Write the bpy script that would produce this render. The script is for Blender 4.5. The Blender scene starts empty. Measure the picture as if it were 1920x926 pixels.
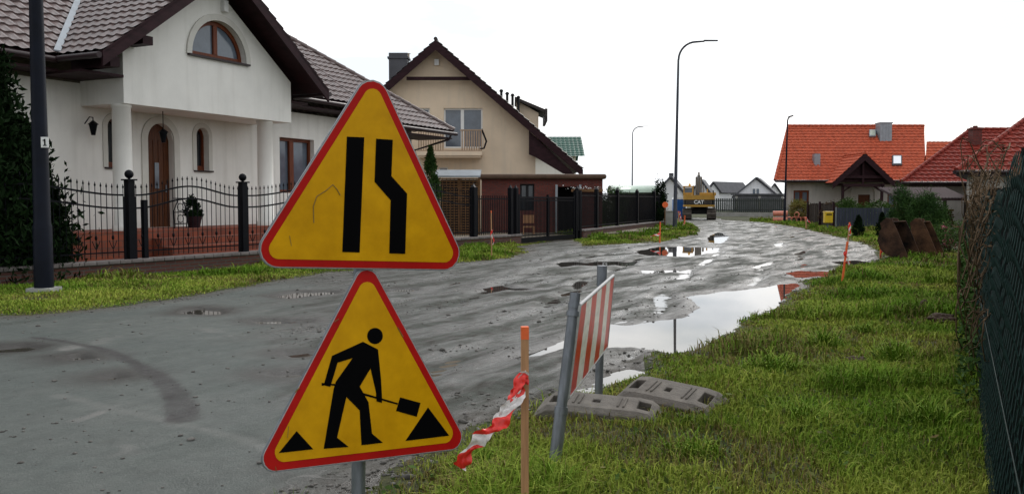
import bpy, bmesh, math, random
import numpy as np
from mathutils import Vector, Matrix

# ------------------------------------------------------------------ camera, world, sun, exposure
SC = bpy.context.scene
COL = SC.collection
R = math.radians
F_PX = 1650.0            # focal length in pixels of a 1920 px wide picture
CAM_H = 1.6
PITCH = math.atan(88.0 / F_PX)
CP, SP = math.cos(PITCH), math.sin(PITCH)

cam_d = bpy.data.cameras.new('camera')
cam = bpy.data.objects.new('camera', cam_d)
COL.objects.link(cam)
cam.location = (0, 0, CAM_H)
cam.rotation_euler = (R(90) - PITCH, 0, 0)
cam_d.sensor_width = 36.0
cam_d.lens = 36.0 * F_PX / 1920.0
cam_d.clip_start = 0.05
cam_d.clip_end = 3000
SC.camera = cam

SUN_EL, SUN_AZ = 38.0, 28.0     # azimuth measured from +Y towards +X: the bright cloud is ahead and to the right
world = bpy.data.worlds.new('World'); SC.world = world
world.use_nodes = True
nt = world.node_tree; nt.nodes.clear()
def WN(t, **k):
    n = nt.nodes.new(t)
    for a, b in k.items(): setattr(n, a, b)
    return n
sky = WN('ShaderNodeTexSky', sky_type='NISHITA', sun_disc=False, sun_elevation=R(SUN_EL), sun_rotation=R(SUN_AZ))
sky.air_density = 1.2; sky.dust_density = 2.5
tc = WN('ShaderNodeTexCoord')
mp = WN('ShaderNodeMapping'); mp.inputs['Scale'].default_value = (1.0, 1.0, 3.2); mp.inputs['Location'].default_value = (.9, .35, .2)
nz = WN('ShaderNodeTexNoise'); nz.inputs['Scale'].default_value = 2.3; nz.inputs['Detail'].default_value = 7; nz.inputs['Roughness'].default_value = .55
rp = WN('ShaderNodeValToRGB'); rp.color_ramp.elements[0].position = .34; rp.color_ramp.elements[1].position = .50
rp.color_ramp.elements[0].color = (.62, .62, .62, 1); rp.color_ramp.elements[1].color = (1, 1, 1, 1)
vm = WN('ShaderNodeVectorMath', operation='DOT_PRODUCT')
sd = Vector((math.sin(R(SUN_AZ)) * math.cos(R(SUN_EL)), math.cos(R(SUN_AZ)) * math.cos(R(SUN_EL)), math.sin(R(SUN_EL))))
vm.inputs[1].default_value = sd
mr = WN('ShaderNodeMapRange'); mr.inputs[1].default_value = -1; mr.inputs[2].default_value = 1
mr.inputs[3].default_value = .62; mr.inputs[4].default_value = 1.18
cc = WN('ShaderNodeMix', data_type='RGBA', blend_type='MULTIPLY'); cc.inputs[0].default_value = 1
cc.inputs[6].default_value = (.985, .99, 1.0, 1)
bs = WN('ShaderNodeBackground'); bs.inputs[1].default_value = .12
bc = WN('ShaderNodeBackground')
mx = WN('ShaderNodeMixShader'); out = WN('ShaderNodeOutputWorld')
L = nt.links.new
L(tc.outputs['Generated'], mp.inputs[0]); L(mp.outputs[0], nz.inputs['Vector']); L(nz.outputs[0], rp.inputs[0])
L(tc.outputs['Generated'], vm.inputs[0]); L(vm.outputs['Value'], mr.inputs[0])
L(mr.outputs[0], cc.inputs[7]); L(cc.outputs[2], bc.inputs[0])
bc.inputs[1].default_value = 1.0
nz2 = WN('ShaderNodeTexNoise'); nz2.inputs['Scale'].default_value = 3.4; nz2.inputs['Detail'].default_value = 5; L(mp.outputs[0], nz2.inputs['Vector'])
rp2 = WN('ShaderNodeValToRGB'); rp2.color_ramp.elements[0].position = .42; rp2.color_ramp.elements[1].position = .57
rp2.color_ramp.elements[0].color = (.67, .72, .765, 1); rp2.color_ramp.elements[1].color = (1.03, 1.03, 1.03, 1); L(nz2.outputs[0], rp2.inputs[0])
L(rp2.outputs[0], cc.inputs[6])
L(sky.outputs[0], bs.inputs[0]); L(rp.outputs[0], mx.inputs[0]); L(bs.outputs[0], mx.inputs[1]); L(bc.outputs[0], mx.inputs[2])
L(mx.outputs[0], out.inputs[0])

sun_d = bpy.data.lights.new('sun', 'SUN'); sun_d.energy = .9; sun_d.angle = R(14); sun_d.color = (1, .96, .9)
sun = bpy.data.objects.new('sun', sun_d); COL.objects.link(sun)
sun.rotation_euler = (-sd).to_track_quat('-Z', 'Y').to_euler()
sun.location = (0, 0, 30)

vs = SC.view_settings
vs.view_transform = 'Standard'; vs.look = 'None'; vs.exposure = 0.38; vs.gamma = 1; vs.use_curve_mapping = False
SC.cycles.max_bounces = 6
SC.cycles.use_denoising = True

# ------------------------------------------------------------------ helpers
def ray(px, py):
    u = (px - 960) / F_PX; v = (463 - py) / F_PX
    return Vector((u, CP + v * SP, -SP + v * CP))
def at(px, py, d):
    r = ray(px, py); t = d / r.y
    return Vector((r.x * t, d, CAM_H + r.z * t))
def gp(px, py, z=0.0):
    r = ray(px, py); t = (z - CAM_H) / r.z
    return Vector((r.x * t, r.y * t, z))

class Facade:
    """vertical plane: origin (x,y), direction t, outward normal n (towards the viewer)"""
    def __init__(s, x, y, tx, ty, off=0.0):
        l = math.hypot(tx, ty); s.t = Vector((tx / l, ty / l, 0)); s.n = Vector((ty / l, -tx / l, 0))
        s.o = Vector((x, y, 0)) + s.n * off
    def F(s, px, py):
        r = ray(px, py); c = Vector((0, 0, CAM_H))
        k = (s.o - c).dot(s.n) / r.dot(s.n)
        p = c + r * k
        return ((p - s.o).dot(s.t), p.z)
    def P(s, u, z, off=0.0):
        return s.o + s.t * u + s.n * off + Vector((0, 0, z))

OFF = {}
class MB:
    def __init__(s): s.v = []; s.f = []; s.mi = []; s.sm = []
    def add(s, vs, fs, m=0, smooth=False):
        b = len(s.v); s.v += [tuple(p) for p in vs]
        for f in fs: s.f.append(tuple(b + i for i in f)); s.mi.append(m); s.sm.append(smooth)
        return s
    def hexa(s, p, m=0):   # 8 points: bottom 4 (ccw), top 4
        return s.add(p, [(3, 2, 1, 0), (4, 5, 6, 7), (0, 1, 5, 4), (1, 2, 6, 5), (2, 3, 7, 6), (3, 0, 4, 7)], m)
    def box(s, c, sz, t=(1, 0, 0), m=0, rot=None):
        t = Vector(t).normalized(); u = Vector((0, 0, 1)) if rot is None else Vector(rot).normalized()
        n = u.cross(t).normalized(); c = Vector(c); a, b, h = sz[0] / 2, sz[1] / 2, sz[2] / 2
        pts = [c + t * i * a + n * j * b + u * k * h for k in (-1, 1) for i, j in ((-1, -1), (1, -1), (1, 1), (-1, 1))]
        return s.hexa(pts, m)
    def fbox(s, fa, u0, u1, z0, z1, o0, o1, m=0):  # box on a facade
        pts = [fa.P(u, z, o) for z in (z0, z1) for u, o in ((u0, o1), (u1, o1), (u1, o0), (u0, o0))]
        return s.hexa(pts, m)
    def prism(s, poly, vec, m=0, smooth=False):
        n = len(poly); vec = Vector(vec); a = [Vector(p) for p in poly]; b = [p + vec for p in a]
        s.add(a + b, [tuple(range(n))[::-1], tuple(range(n, 2 * n))] , m)
        s.add(a + b, [(i, (i + 1) % n, n + (i + 1) % n, n + i) for i in range(n)], m, smooth)
        return s
    def tube(s, pts, rad, n=8, m=0, cap=True, smooth=True):
        pts = [Vector(p) for p in pts]
        if not hasattr(rad, '__len__'): rad = [rad] * len(pts)
        rings = []; ref = None
        for i, p in enumerate(pts):
            a = pts[max(0, i - 1)]; b = pts[min(len(pts) - 1, i + 1)]; d = (b - a).normalized()
            if ref is None: ref = Vector((1, 0, 0)) if abs(d.x) < .9 else Vector((0, 1, 0))
            x = (ref - d * ref.dot(d)).normalized(); y = d.cross(x); ref = x
            rings.append([p + (x * math.cos(2 * math.pi * k / n) + y * math.sin(2 * math.pi * k / n)) * rad[i] for k in range(n)])
        fs = []
        for i in range(len(pts) - 1):
            for k in range(n): fs.append((i * n + k, i * n + (k + 1) % n, (i + 1) * n + (k + 1) % n, (i + 1) * n + k))
        V = [q for r in rings for q in r]
        s.add(V, fs, m, smooth)
        if cap: s.add(V, [tuple(range(n))[::-1], tuple((len(pts) - 1) * n + k for k in range(n))], m)
        return s
    def sphere(s, c, r, n=10, m=0, sz=1.0):
        c = Vector(c); V = []; fs = []; h = n // 2
        for i in range(h + 1):
            th = math.pi * i / h
            for k in range(n):
                ph = 2 * math.pi * k / n
                V.append(c + Vector((r * math.sin(th) * math.cos(ph), r * math.sin(th) * math.sin(ph), r * sz * math.cos(th))))
        for i in range(h):
            for k in range(n): fs.append((i * n + k, (i + 1) * n + k, (i + 1) * n + (k + 1) % n, i * n + (k + 1) % n))
        return s.add(V, fs, m, True)
    def build(s, name, mats, parent=None, bevel=0):
        if not isinstance(mats, (list, tuple)): mats = [mats]
        off = OFF.get(parent.name, Vector((0, 0, 0))) if parent else Vector((0, 0, 0))
        me = bpy.data.meshes.new(name)
        if parent is None and len(s.v):
            a = np.array(s.v); off = Vector((float(a[:, 0].mean()), float(a[:, 1].mean()), float(a[:, 2].min())))
        me.from_pydata([(p[0] - off.x, p[1] - off.y, p[2] - off.z) for p in s.v], [], s.f)
        me.polygons.foreach_set('material_index', s.mi); me.polygons.foreach_set('use_smooth', s.sm)
        for m in mats: me.materials.append(m)
        me.validate(clean_customdata=False)
        auto_uv(me)
        me.update()
        o = bpy.data.objects.new(name, me); COL.objects.link(o)
        if parent: o.parent = parent
        else: o.location = off
        OFF[o.name] = off
        if bevel:
            md = o.modifiers.new('bevel', 'BEVEL'); md.width = bevel; md.segments = 2; md.limit_method = 'ANGLE'; md.angle_limit = R(40)
        return o

def auto_uv(me):
    nl = len(me.loops)
    if nl == 0: return
    co = np.empty(len(me.vertices) * 3); me.vertices.foreach_get('co', co); co = co.reshape(-1, 3)
    vi = np.empty(nl, int); me.loops.foreach_get('vertex_index', vi)
    nf = len(me.polygons); tot = np.empty(nf, int); me.polygons.foreach_get('loop_total', tot)
    nr = np.empty(nf * 3); me.polygons.foreach_get('normal', nr); nr = nr.reshape(-1, 3)
    N = np.repeat(nr, tot, axis=0); p = co[vi]
    tx = -N[:, 1]; ty = N[:, 0]; l = np.hypot(tx, ty); fl = l < .35
    l[l == 0] = 1; tx /= l; ty /= l
    u = np.where(fl, p[:, 0], p[:, 0] * tx + p[:, 1] * ty); v = np.where(fl, p[:, 1], p[:, 2])
    uv = me.uv_layers.new(name='UVMap'); uv.data.foreach_set('uv', np.stack([u, v], 1).astype(np.float32).ravel())

def tag(o, label=None, cat=None, group=None, kind=None):
    if label: o['label'] = label
    if cat: o['category'] = cat
    if group: o['group'] = group
    if kind: o['kind'] = kind
    return o
def empty(name, loc, label=None, cat=None, group=None):
    o = bpy.data.objects.new(name, None); COL.objects.link(o); o.location = loc; o.empty_display_size = .2
    OFF[o.name] = Vector(loc); return tag(o, label, cat, group)
def copy_tree(o, parent=None, loc=None):
    c = o.copy(); COL.objects.link(c); c.parent = parent
    if loc is not None: c.location = loc
    for ch in list(o.children): copy_tree(ch, c)
    return c

# ------------------------------------------------------------------ materials
MATS = {}
def mat(name, col, rough=.6, var=.12, scale=4.0, bump=0.0, bscale=None, metal=0.0, col2=None, spec=.22, stretch=None, coat=0, attr=None, alpha=None, emit=None):
    m = bpy.data.materials.new(name); m.use_nodes = True; MATS[name] = m
    t = m.node_tree; b = t.nodes['Principled BSDF']; lk = t.links.new
    b.inputs['Roughness'].default_value = rough; b.inputs['Metallic'].default_value = metal
    b.inputs['Specular IOR Level'].default_value = spec
    if coat: b.inputs['Coat Weight'].default_value = coat
    tcn = t.nodes.new('ShaderNodeTexCoord'); src = tcn.outputs['Object']
    if stretch:
        mpn = t.nodes.new('ShaderNodeMapping'); mpn.inputs['Scale'].default_value = stretch; lk(src, mpn.inputs[0]); src = mpn.outputs[0]
    n = t.nodes.new('ShaderNodeTexNoise'); n.inputs['Scale'].default_value = scale; n.inputs['Detail'].default_value = 6; n.inputs['Roughness'].default_value = .62
    lk(src, n.inputs['Vector'])
    c1 = tuple(min(1, c * (1 - var)) for c in col); c2 = col2 or tuple(min(1, c * (1 + var)) for c in col)
    mxn = t.nodes.new('ShaderNodeMix'); mxn.data_type = 'RGBA'; mxn.inputs[6].default_value = (*c1, 1); mxn.inputs[7].default_value = (*c2, 1)
    r = t.nodes.new('ShaderNodeMapRange'); r.inputs[1].default_value = .32; r.inputs[2].default_value = .68; lk(n.outputs[0], r.inputs[0])
    lk(r.outputs[0], mxn.inputs[0]); cur = mxn.outputs[2]
    if attr:   # per-vertex random value for leaves
        a = t.nodes.new('ShaderNodeAttribute'); a.attribute_name = 'rnd'
        mm = t.nodes.new('ShaderNodeMix'); mm.data_type = 'RGBA'; mm.inputs[7].default_value = (*attr, 1)
        lk(a.outputs['Fac'], mm.inputs[0]); lk(cur, mm.inputs[6]); cur = mm.outputs[2]
    lk(cur, b.inputs['Base Color'])
    rr = t.nodes.new('ShaderNodeMapRange'); rr.inputs[3].default_value = max(.02, rough - .08); rr.inputs[4].default_value = min(1, rough + .08)
    lk(n.outputs[0], rr.inputs[0]); lk(rr.outputs[0], b.inputs['Roughness'])
    if bump:
        n2 = t.nodes.new('ShaderNodeTexNoise'); n2.inputs['Scale'].default_value = bscale or scale * 8; n2.inputs['Detail'].default_value = 5
        lk(src, n2.inputs['Vector'])
        bp = t.nodes.new('ShaderNodeBump'); bp.inputs['Strength'].default_value = 1; bp.inputs['Distance'].default_value = bump
        lk(n2.outputs[0], bp.inputs['Height']); lk(bp.outputs[0], b.inputs['Normal'])
    return m
def brick_mat(name, c1, c2, mortar, bw=.25, bh=.075, ms=.012, rough=.8):
    m = bpy.data.materials.new(name); m.use_nodes = True; MATS[name] = m
    t = m.node_tree; b = t.nodes['Principled BSDF']; lk = t.links.new
    u = t.nodes.new('ShaderNodeUVMap'); k = t.nodes.new('ShaderNodeTexBrick')
    k.inputs['Color1'].default_value = (*c1, 1); k.inputs['Color2'].default_value = (*c2, 1); k.inputs['Mortar'].default_value = (*mortar, 1)
    k.inputs['Scale'].default_value = 1; k.inputs['Brick Width'].default_value = bw; k.inputs['Row Height'].default_value = bh; k.inputs['Mortar Size'].default_value = ms
    lk(u.outputs[0], k.inputs['Vector'])
    n = t.nodes.new('ShaderNodeTexNoise'); n.inputs['Scale'].default_value = 3; n.inputs['Detail'].default_value = 5
    mm = t.nodes.new('ShaderNodeMix'); mm.data_type = 'RGBA'; mm.blend_type = 'MULTIPLY'; mm.inputs[0].default_value = .6
    mr_ = t.nodes.new('ShaderNodeMapRange'); mr_.inputs[1].default_value = .3; mr_.inputs[2].default_value = .7; mr_.inputs[3].default_value = .6; mr_.inputs[4].default_value = 1.2
    lk(n.outputs[0], mr_.inputs[0]); lk(k.outputs[0], mm.inputs[6]); lk(mr_.outputs[0], mm.inputs[7]); lk(mm.outputs[2], b.inputs['Base Color'])
    bp = t.nodes.new('ShaderNodeBump'); bp.inputs['Distance'].default_value = .006; bp.invert = True; lk(k.outputs['Fac'], bp.inputs['Height']); lk(bp.outputs[0], b.inputs['Normal'])
    b.inputs['Roughness'].default_value = rough
    return m
def stripe_mat(name, c1, c2, period, axis='u', slant=0.0, rough=.45, duty=.5, spec=.5):
    """hard stripes along the UV u axis (a printed pattern)"""
    m = bpy.data.materials.new(name); m.use_nodes = True; MATS[name] = m
    t = m.node_tree; b = t.nodes['Principled BSDF']; lk = t.links.new
    u = t.nodes.new('ShaderNodeUVMap'); s = t.nodes.new('ShaderNodeSeparateXYZ'); lk(u.outputs[0], s.inputs[0])
    a = t.nodes.new('ShaderNodeMath'); a.operation = 'MULTIPLY_ADD'; a.inputs[1].default_value = slant
    lk(s.outputs[1], a.inputs[0]); lk(s.outputs[0], a.inputs[2])
    d = t.nodes.new('ShaderNodeMath'); d.operation = 'DIVIDE'; d.inputs[1].default_value = period; lk(a.outputs[0], d.inputs[0])
    fr = t.nodes.new('ShaderNodeMath'); fr.operation = 'FRACT'; lk(d.outputs[0], fr.inputs[0])
    gt = t.nodes.new('ShaderNodeMath'); gt.operation = 'GREATER_THAN'; gt.inputs[1].default_value = duty; lk(fr.outputs[0], gt.inputs[0])
    mm = t.nodes.new('ShaderNodeMix'); mm.data_type = 'RGBA'; mm.inputs[6].default_value = (*c1, 1); mm.inputs[7].default_value = (*c2, 1)
    lk(gt.outputs[0], mm.inputs[0])
    n = t.nodes.new('ShaderNodeTexNoise'); n.inputs['Scale'].default_value = 14; n.inputs['Detail'].default_value = 6
    m2 = t.nodes.new('ShaderNodeMix'); m2.data_type = 'RGBA'; m2.blend_type = 'MULTIPLY'; m2.inputs[0].default_value = .5
    mr_ = t.nodes.new('ShaderNodeMapRange'); mr_.inputs[1].default_value = .35; mr_.inputs[2].default_value = .6; mr_.inputs[3].default_value = .6; mr_.inputs[4].default_value = 1.05
    lk(n.outputs[0], mr_.inputs[0]); lk(mm.outputs[2], m2.inputs[6]); lk(mr_.outputs[0], m2.inputs[7])
    lk(m2.outputs[2], b.inputs['Base Color']); b.inputs['Roughness'].default_value = rough; b.inputs['Specular IOR Level'].default_value = spec
    return m

white_pl = mat('white_plaster', (.80, .785, .745), .95, .05, 1.2, .004, 60)
cream_pl = mat('cream_plaster', (.74, .60, .45), .9, .06, 1.0, .004, 60)
grey_pl = mat('grey_plaster', (.46, .43, .40), .95, .10, .8, .004, 50)
far_pl = mat('far_plaster', (.78, .78, .80), .9, .06, .5)
tile_brown = mat('brown_roof_tile', (.13, .093, .088), .30, .40, 5.0, .002, 60, spec=.5)
tile_dark = mat('dark_roof_tile', (.045, .036, .034), .5, .3, 2.0, .002, 60)
tile_orange = mat('orange_roof_tile', (.42, .085, .040), .85, .32, 4.0, .002, 50)
tile_red = mat('red_roof_tile', (.20, .030, .020), .7, .35, 4.0, .002, 50, spec=.12)
tile_green = mat('green_roof_tile', (.03, .10, .075), .4, .2, 2)
tile_slate = mat('slate_roof_tile', (.085, .085, .095), .6, .2, 1)
wood_dark = mat('dark_stained_wood', (.028, .012, .015), .6, .35, 3, .002, 30, stretch=(1, 1, 3), spec=.12)
wood_red = mat('chestnut_wood', (.14, .034, .012), .4, .3, 6, .001, 40, stretch=(4, 4, .6))
wood_door = mat('oak_door_wood', (.085, .026, .008), .45, .35, 7, .001, 50, stretch=(5, 5, .5))
wood_slat = mat('weathered_slat_wood', (.16, .085, .04), .8, .35, 5, .002, 40)
wood_raw = mat('raw_stake_wood', (.46, .25, .13), .75, .2, 10, .001, 60, stretch=(6, 6, .4))
paint_or = mat('fluorescent_orange_paint', (.85, .16, .05), .5, .12, 20)
iron = mat('wrought_iron', (.004, .0045, .007), .45, .3, 10, spec=.12)
pole_dk = mat('dark_lamp_pole_paint', (.005, .007, .014), .45, .3, 3, spec=.12)
pole_mid = mat('grey_lamp_pole_paint', (.05, .055, .07), .4, .2, 3)
galv = mat('galvanised_steel', (.20, .215, .24), .42, .28, 9, .0006, 80, metal=.55, stretch=(2, 2, .5))
zinc = mat('zinc_sheet', (.30, .33, .36), .45, .12, 3, metal=.5)
glass = mat('window_glass', (.02, .024, .03), .04, .2, 2, spec=.9)
glass_b = mat('window_glass_blue', (.10, .125, .16), .06, .25, 2, spec=.7)
curtain = mat('net_curtain', (.45, .46, .48), .8, .15, 20, .004, 40, stretch=(6, 6, .3))
pvc = mat('white_window_frame', (.78, .78, .77), .4, .04, 4)
gutter = mat('brown_gutter', (.03, .018, .02), .35, .2, 3)
brick_low = brick_mat('low_wall_brick', (.13, .042, .028), (.085, .03, .022), (.09, .075, .065))
brick_shed = brick_mat('shed_brick', (.17, .032, .022), (.115, .024, .018), (.08, .045, .038), .26, .09)
brick_terr = brick_mat('terrace_clinker', (.27, .06, .025), (.20, .045, .022), (.14, .06, .04), .25, .16)
cap_st = mat('wall_cap_stone', (.17, .15, .145), .75, .25, 4, .003, 40)
concrete = mat('pale_concrete', (.33, .33, .31), .85, .2, 2.5, .003, 40)
rubber = mat('grey_recycled_rubber', (.15, .135, .118), .8, .3, 9, .006, 60)
sign_y = mat('sign_yellow', (.58, .285, .001), .42, .10, 7, .0003, 300, col2=(.68, .35, .002), spec=.12)
sign_r = mat('sign_red', (.40, .008, .006), .42, .15, 6, spec=.12)
sign_k = mat('sign_black', (.0015, .0015, .002), .6, .2, 6, spec=.04)
sign_w = mat('sign_bare_edge', (.42, .42, .42), .5, .2, 30)
board_m = stripe_mat('barrier_stripes', (.60, .012, .008), (.78, .75, .68), .46, rough=.30, spec=.28)
tape_m = stripe_mat('tape_stripes', (.88, .035, .025), (.85, .80, .78), .22, slant=1.2, rough=.35, duty=.60)
rust = mat('rusty_steel', (.018, .016, .016), .8, .5, 2.6, .010, 22, col2=(.105, .055, .034), spec=.1)
rust2 = mat('rusty_brown_steel', (.045, .028, .02), .8, .5, 3, .010, 22, col2=(.13, .065, .035), spec=.1)
cat_y = mat('machine_yellow', (.60, .33, .05), .55, .3, 5, col2=(.46, .27, .07))
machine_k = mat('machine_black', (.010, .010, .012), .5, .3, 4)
machine_g = mat('muddy_undercarriage', (.10, .085, .075), .8, .4, 6, .01, 20)
leaf_dark = mat('dark_conifer_leaves', (.004, .010, .003), .9, .3, 3, attr=(.010, .024, .007), spec=.05)
leaf_mid = mat('green_leaves', (.028, .065, .014), .8, .3, 3, attr=(.075, .13, .028), spec=.1)
leaf_pine = mat('pine_needles', (.014, .040, .011), .8, .3, 3, attr=(.05, .10, .022), spec=.1)
leaf_yel = mat('yellow_green_leaves', (.12, .14, .02), .6, .3, 3, attr=(.22, .16, .05))
leaf_dry = mat('dry_stems', (.065, .042, .026), .9, .3, 8, col2=(.17, .115, .07), spec=.1)
grass_m = mat('grass_blades', (.110, .205, .018), .85, .34, 1.1, attr=(.38, .41, .075), spec=.06)
net_m = mat('dark_green_netting', (.0015, .004, .004), .9, .5, 30, spec=.03)
wire_m = mat('green_plastic_wire', (.006, .024, .021), .6, .3, 20, spec=.12)
bluegrey = mat('blue_grey_fence_board', (.045, .052, .075), .6, .3, 2, stretch=(6, 6, .4))
yellow_p = mat('yellow_plastic', (.70, .47, .03), .4, .1, 4)
blue_p = mat('blue_plastic', (.03, .13, .40), .4, .15, 3)
pipe_m = mat('terracotta_pipe', (.66, .24, .17), .22, .25, 6)
poly_m = mat('pale_green_polycarbonate', (.45, .56, .46), .25, .1, 3)
pink_m = mat('pink_petals', (.45, .13, .17), .6, .3, 9)
clod_m = mat('dark_clod_soil', (.05, .03, .02), .9, .4, 9, .01, 40)

def weather(m, dirt=(.30, .28, .24), amt=.35):
    t = m.node_tree; b = t.nodes['Principled BSDF']; lk = t.links.new; src = b.inputs['Base Color'].links[0].from_socket
    g = t.nodes.new('ShaderNodeNewGeometry'); mp_ = t.nodes.new('ShaderNodeMapping'); mp_.inputs['Scale'].default_value = (2.6, 2.6, .22); lk(g.outputs['Position'], mp_.inputs[0])
    n = t.nodes.new('ShaderNodeTexNoise'); n.inputs['Scale'].default_value = 1.6; n.inputs['Detail'].default_value = 7; lk(mp_.outputs[0], n.inputs['Vector'])
    r = t.nodes.new('ShaderNodeMapRange'); r.inputs[1].default_value = .50; r.inputs[2].default_value = .78; r.inputs[4].default_value = amt; lk(n.outputs[0], r.inputs[0])
    x = t.nodes.new('ShaderNodeMix'); x.data_type = 'RGBA'; x.inputs[7].default_value = (*dirt, 1); lk(r.outputs[0], x.inputs[0]); lk(src, x.inputs[6])
    s_ = t.nodes.new('ShaderNodeSeparateXYZ'); lk(g.outputs['Position'], s_.inputs[0])
    n2 = t.nodes.new('ShaderNodeTexNoise'); n2.inputs['Scale'].default_value = 3; n2.inputs['Detail'].default_value = 6; lk(g.outputs['Position'], n2.inputs['Vector'])
    a = t.nodes.new('ShaderNodeMath'); a.operation = 'MULTIPLY_ADD'; a.inputs[1].default_value = -1.2; lk(n2.outputs[0], a.inputs[0]); lk(s_.outputs[2], a.inputs[2])
    r2 = t.nodes.new('ShaderNodeMapRange'); r2.inputs[1].default_value = -.35; r2.inputs[2].default_value = .75; r2.inputs[3].default_value = amt * 1.3; r2.inputs[4].default_value = 0; lk(a.outputs[0], r2.inputs[0])
    y = t.nodes.new('ShaderNodeMix'); y.data_type = 'RGBA'; y.inputs[7].default_value = (*[c * .7 for c in dirt], 1); lk(r2.outputs[0], y.inputs[0]); lk(x.outputs[2], y.inputs[6]); lk(y.outputs[2], b.inputs['Base Color'])
for m_ in (white_pl, cream_pl, far_pl): weather(m_, (.42, .40, .35), .24)
weather(grey_pl, (.26, .24, .22), .5)

# ------------------------------------------------------------------ generic builders
def tile_roof(mb, poly, e, tile=.30, course=.34, amp=.028, step=.035, m=0, nseg=6):
    """real tile relief on the planar convex polygon poly; e = eave direction"""
    P = [Vector(p) for p in poly]; e = Vector(e).normalized()
    N = Vector((0, 0, 0))
    for i in range(len(P)): N += (P[i] - P[0]).cross(P[(i + 1) % len(P)] - P[0])
    N.normalize()
    if N.z < 0: N = -N
    v = N.cross(e).normalized()
    if v.z < 0: v = -v
    o = min(P, key=lambda p: p.dot(v))
    us = [(p - o).dot(e) for p in P]; ws = [(p - o).dot(v) for p in P]
    u0, u1, w1 = min(us), max(us), max(ws)
    nu = max(2, int((u1 - u0) / tile * nseg) + 2); nc = int(w1 / course) + 1
    rows = []
    for k in range(nc + 1):
        rows.append((k * course, step)); rows.append(((k + 1) * course - .004, 0.0))
    bm = bmesh.new(); g = []
    for w, st in rows:
        r = []
        for i in range(nu):
            u = u0 + (u1 - u0) * i / (nu - 1)
            ph = (u / tile) % 1.0
            h = amp * (math.sin(math.pi * min(1, ph / .62)) if ph < .62 else -.15 * math.sin(math.pi * (ph - .62) / .38))
            r.append(bm.verts.new(o + e * u + v * w + N * (h + st)))
        g.append(r)
    for a in range(len(g) - 1):
        for i in range(nu - 1): bm.faces.new((g[a][i], g[a][i + 1], g[a + 1][i + 1], g[a + 1][i]))
    cen = sum(P, Vector()) / len(P)
    for i in range(len(P)):
        a, b = P[i], P[(i + 1) % len(P)]
        nn = (b - a).cross(N).normalized()
        if nn.dot(cen - a) > 0: nn = -nn
        if nn.length < .5: continue
        geom = bm.verts[:] + bm.edges[:] + bm.faces[:]
        bmesh.ops.bisect_plane(bm, geom=geom, plane_co=a, plane_no=nn, clear_outer=True, dist=1e-5)
    bm.normal_update(); bm.verts.index_update()
    vs_ = [x.co.copy() for x in bm.verts]; fs_ = []
    for f in bm.faces:
        idx = [x.index for x in f.verts]
        if f.normal.dot(N) < 0: idx.reverse()
        fs_.append(idx)
    mb.add(vs_, fs_, m, False); bm.free()
    return N
def slab(mb, poly, th, gap=.01, m=0):
    P = [Vector(p) for p in poly]; N = (P[1] - P[0]).cross(P[2] - P[0]).normalized()
    if N.z < 0: N = -N
    mb.prism([p - N * (gap + th) for p in P], N * th, m)
def ridge(mb, a, b, r=.09, m=0):
    a, b = Vector(a), Vector(b); n = max(2, int((b - a).length / .4))
    for i in range(n):
        p = a.lerp(b, i / n); q = a.lerp(b, (i + 1) / n)
        mb.tube([p, q], [r * 1.12, r * .92], 8, m, cap=True)

def raw_mesh(name, V, Fq, mats, parent=None, rnd=None, smooth=False, off=None):
    """numpy mesh: V (n,3), Fq list of (k, idx array)"""
    me = bpy.data.meshes.new(name)
    off_ = OFF.get(parent.name, Vector((0, 0, 0))) if parent else (Vector(off) if off is not None else Vector((0, 0, 0)))
    V = V - np.array(off_)
    me.vertices.add(len(V)); me.vertices.foreach_set('co', V.astype(np.float32).ravel())
    loops = np.concatenate([f.ravel() for f in Fq]); tot = np.concatenate([np.full(len(f), f.shape[1]) for f in Fq])
    start = np.concatenate([[0], np.cumsum(tot)[:-1]])
    me.loops.add(len(loops)); me.loops.foreach_set('vertex_index', loops.astype(np.int32))
    me.polygons.add(len(tot)); me.polygons.foreach_set('loop_start', start.astype(np.int32)); me.polygons.foreach_set('loop_total', tot.astype(np.int32))
    if smooth: me.polygons.foreach_set('use_smooth', np.ones(len(tot), bool))
    me.update(calc_edges=True)
    if rnd is not None:
        a = me.attributes.new('rnd', 'FLOAT', 'POINT'); a.data.foreach_set('value', rnd.astype(np.float32))
    for m in (mats if isinstance(mats, (list, tuple)) else [mats]): me.materials.append(m)
    o = bpy.data.objects.new(name, me); COL.objects.link(o)
    if parent: o.parent = parent
    else: o.location = off_
    OFF[o.name] = off_
    return o
def leaves(pts, size, rng, up=.0, aspect=.5):
    """one pointed leaf (quad) per point"""
    n = len(pts); d = rng.normal(size=(n, 3)); d[:, 2] += up; d /= np.linalg.norm(d, axis=1)[:, None]
    e = rng.normal(size=(n, 3)); e = np.cross(d, e); e /= np.linalg.norm(e, axis=1)[:, None]
    s = size * rng.uniform(.6, 1.3, n)[:, None]
    a = pts; b = pts + d * s * .5 + e * s * aspect * .5; c = pts + d * s; f = pts + d * s * .5 - e * s * aspect * .5
    V = np.stack([a, b, c, f], 1).reshape(-1, 3)
    F = np.arange(n * 4).reshape(-1, 4)
    return V, F
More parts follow.
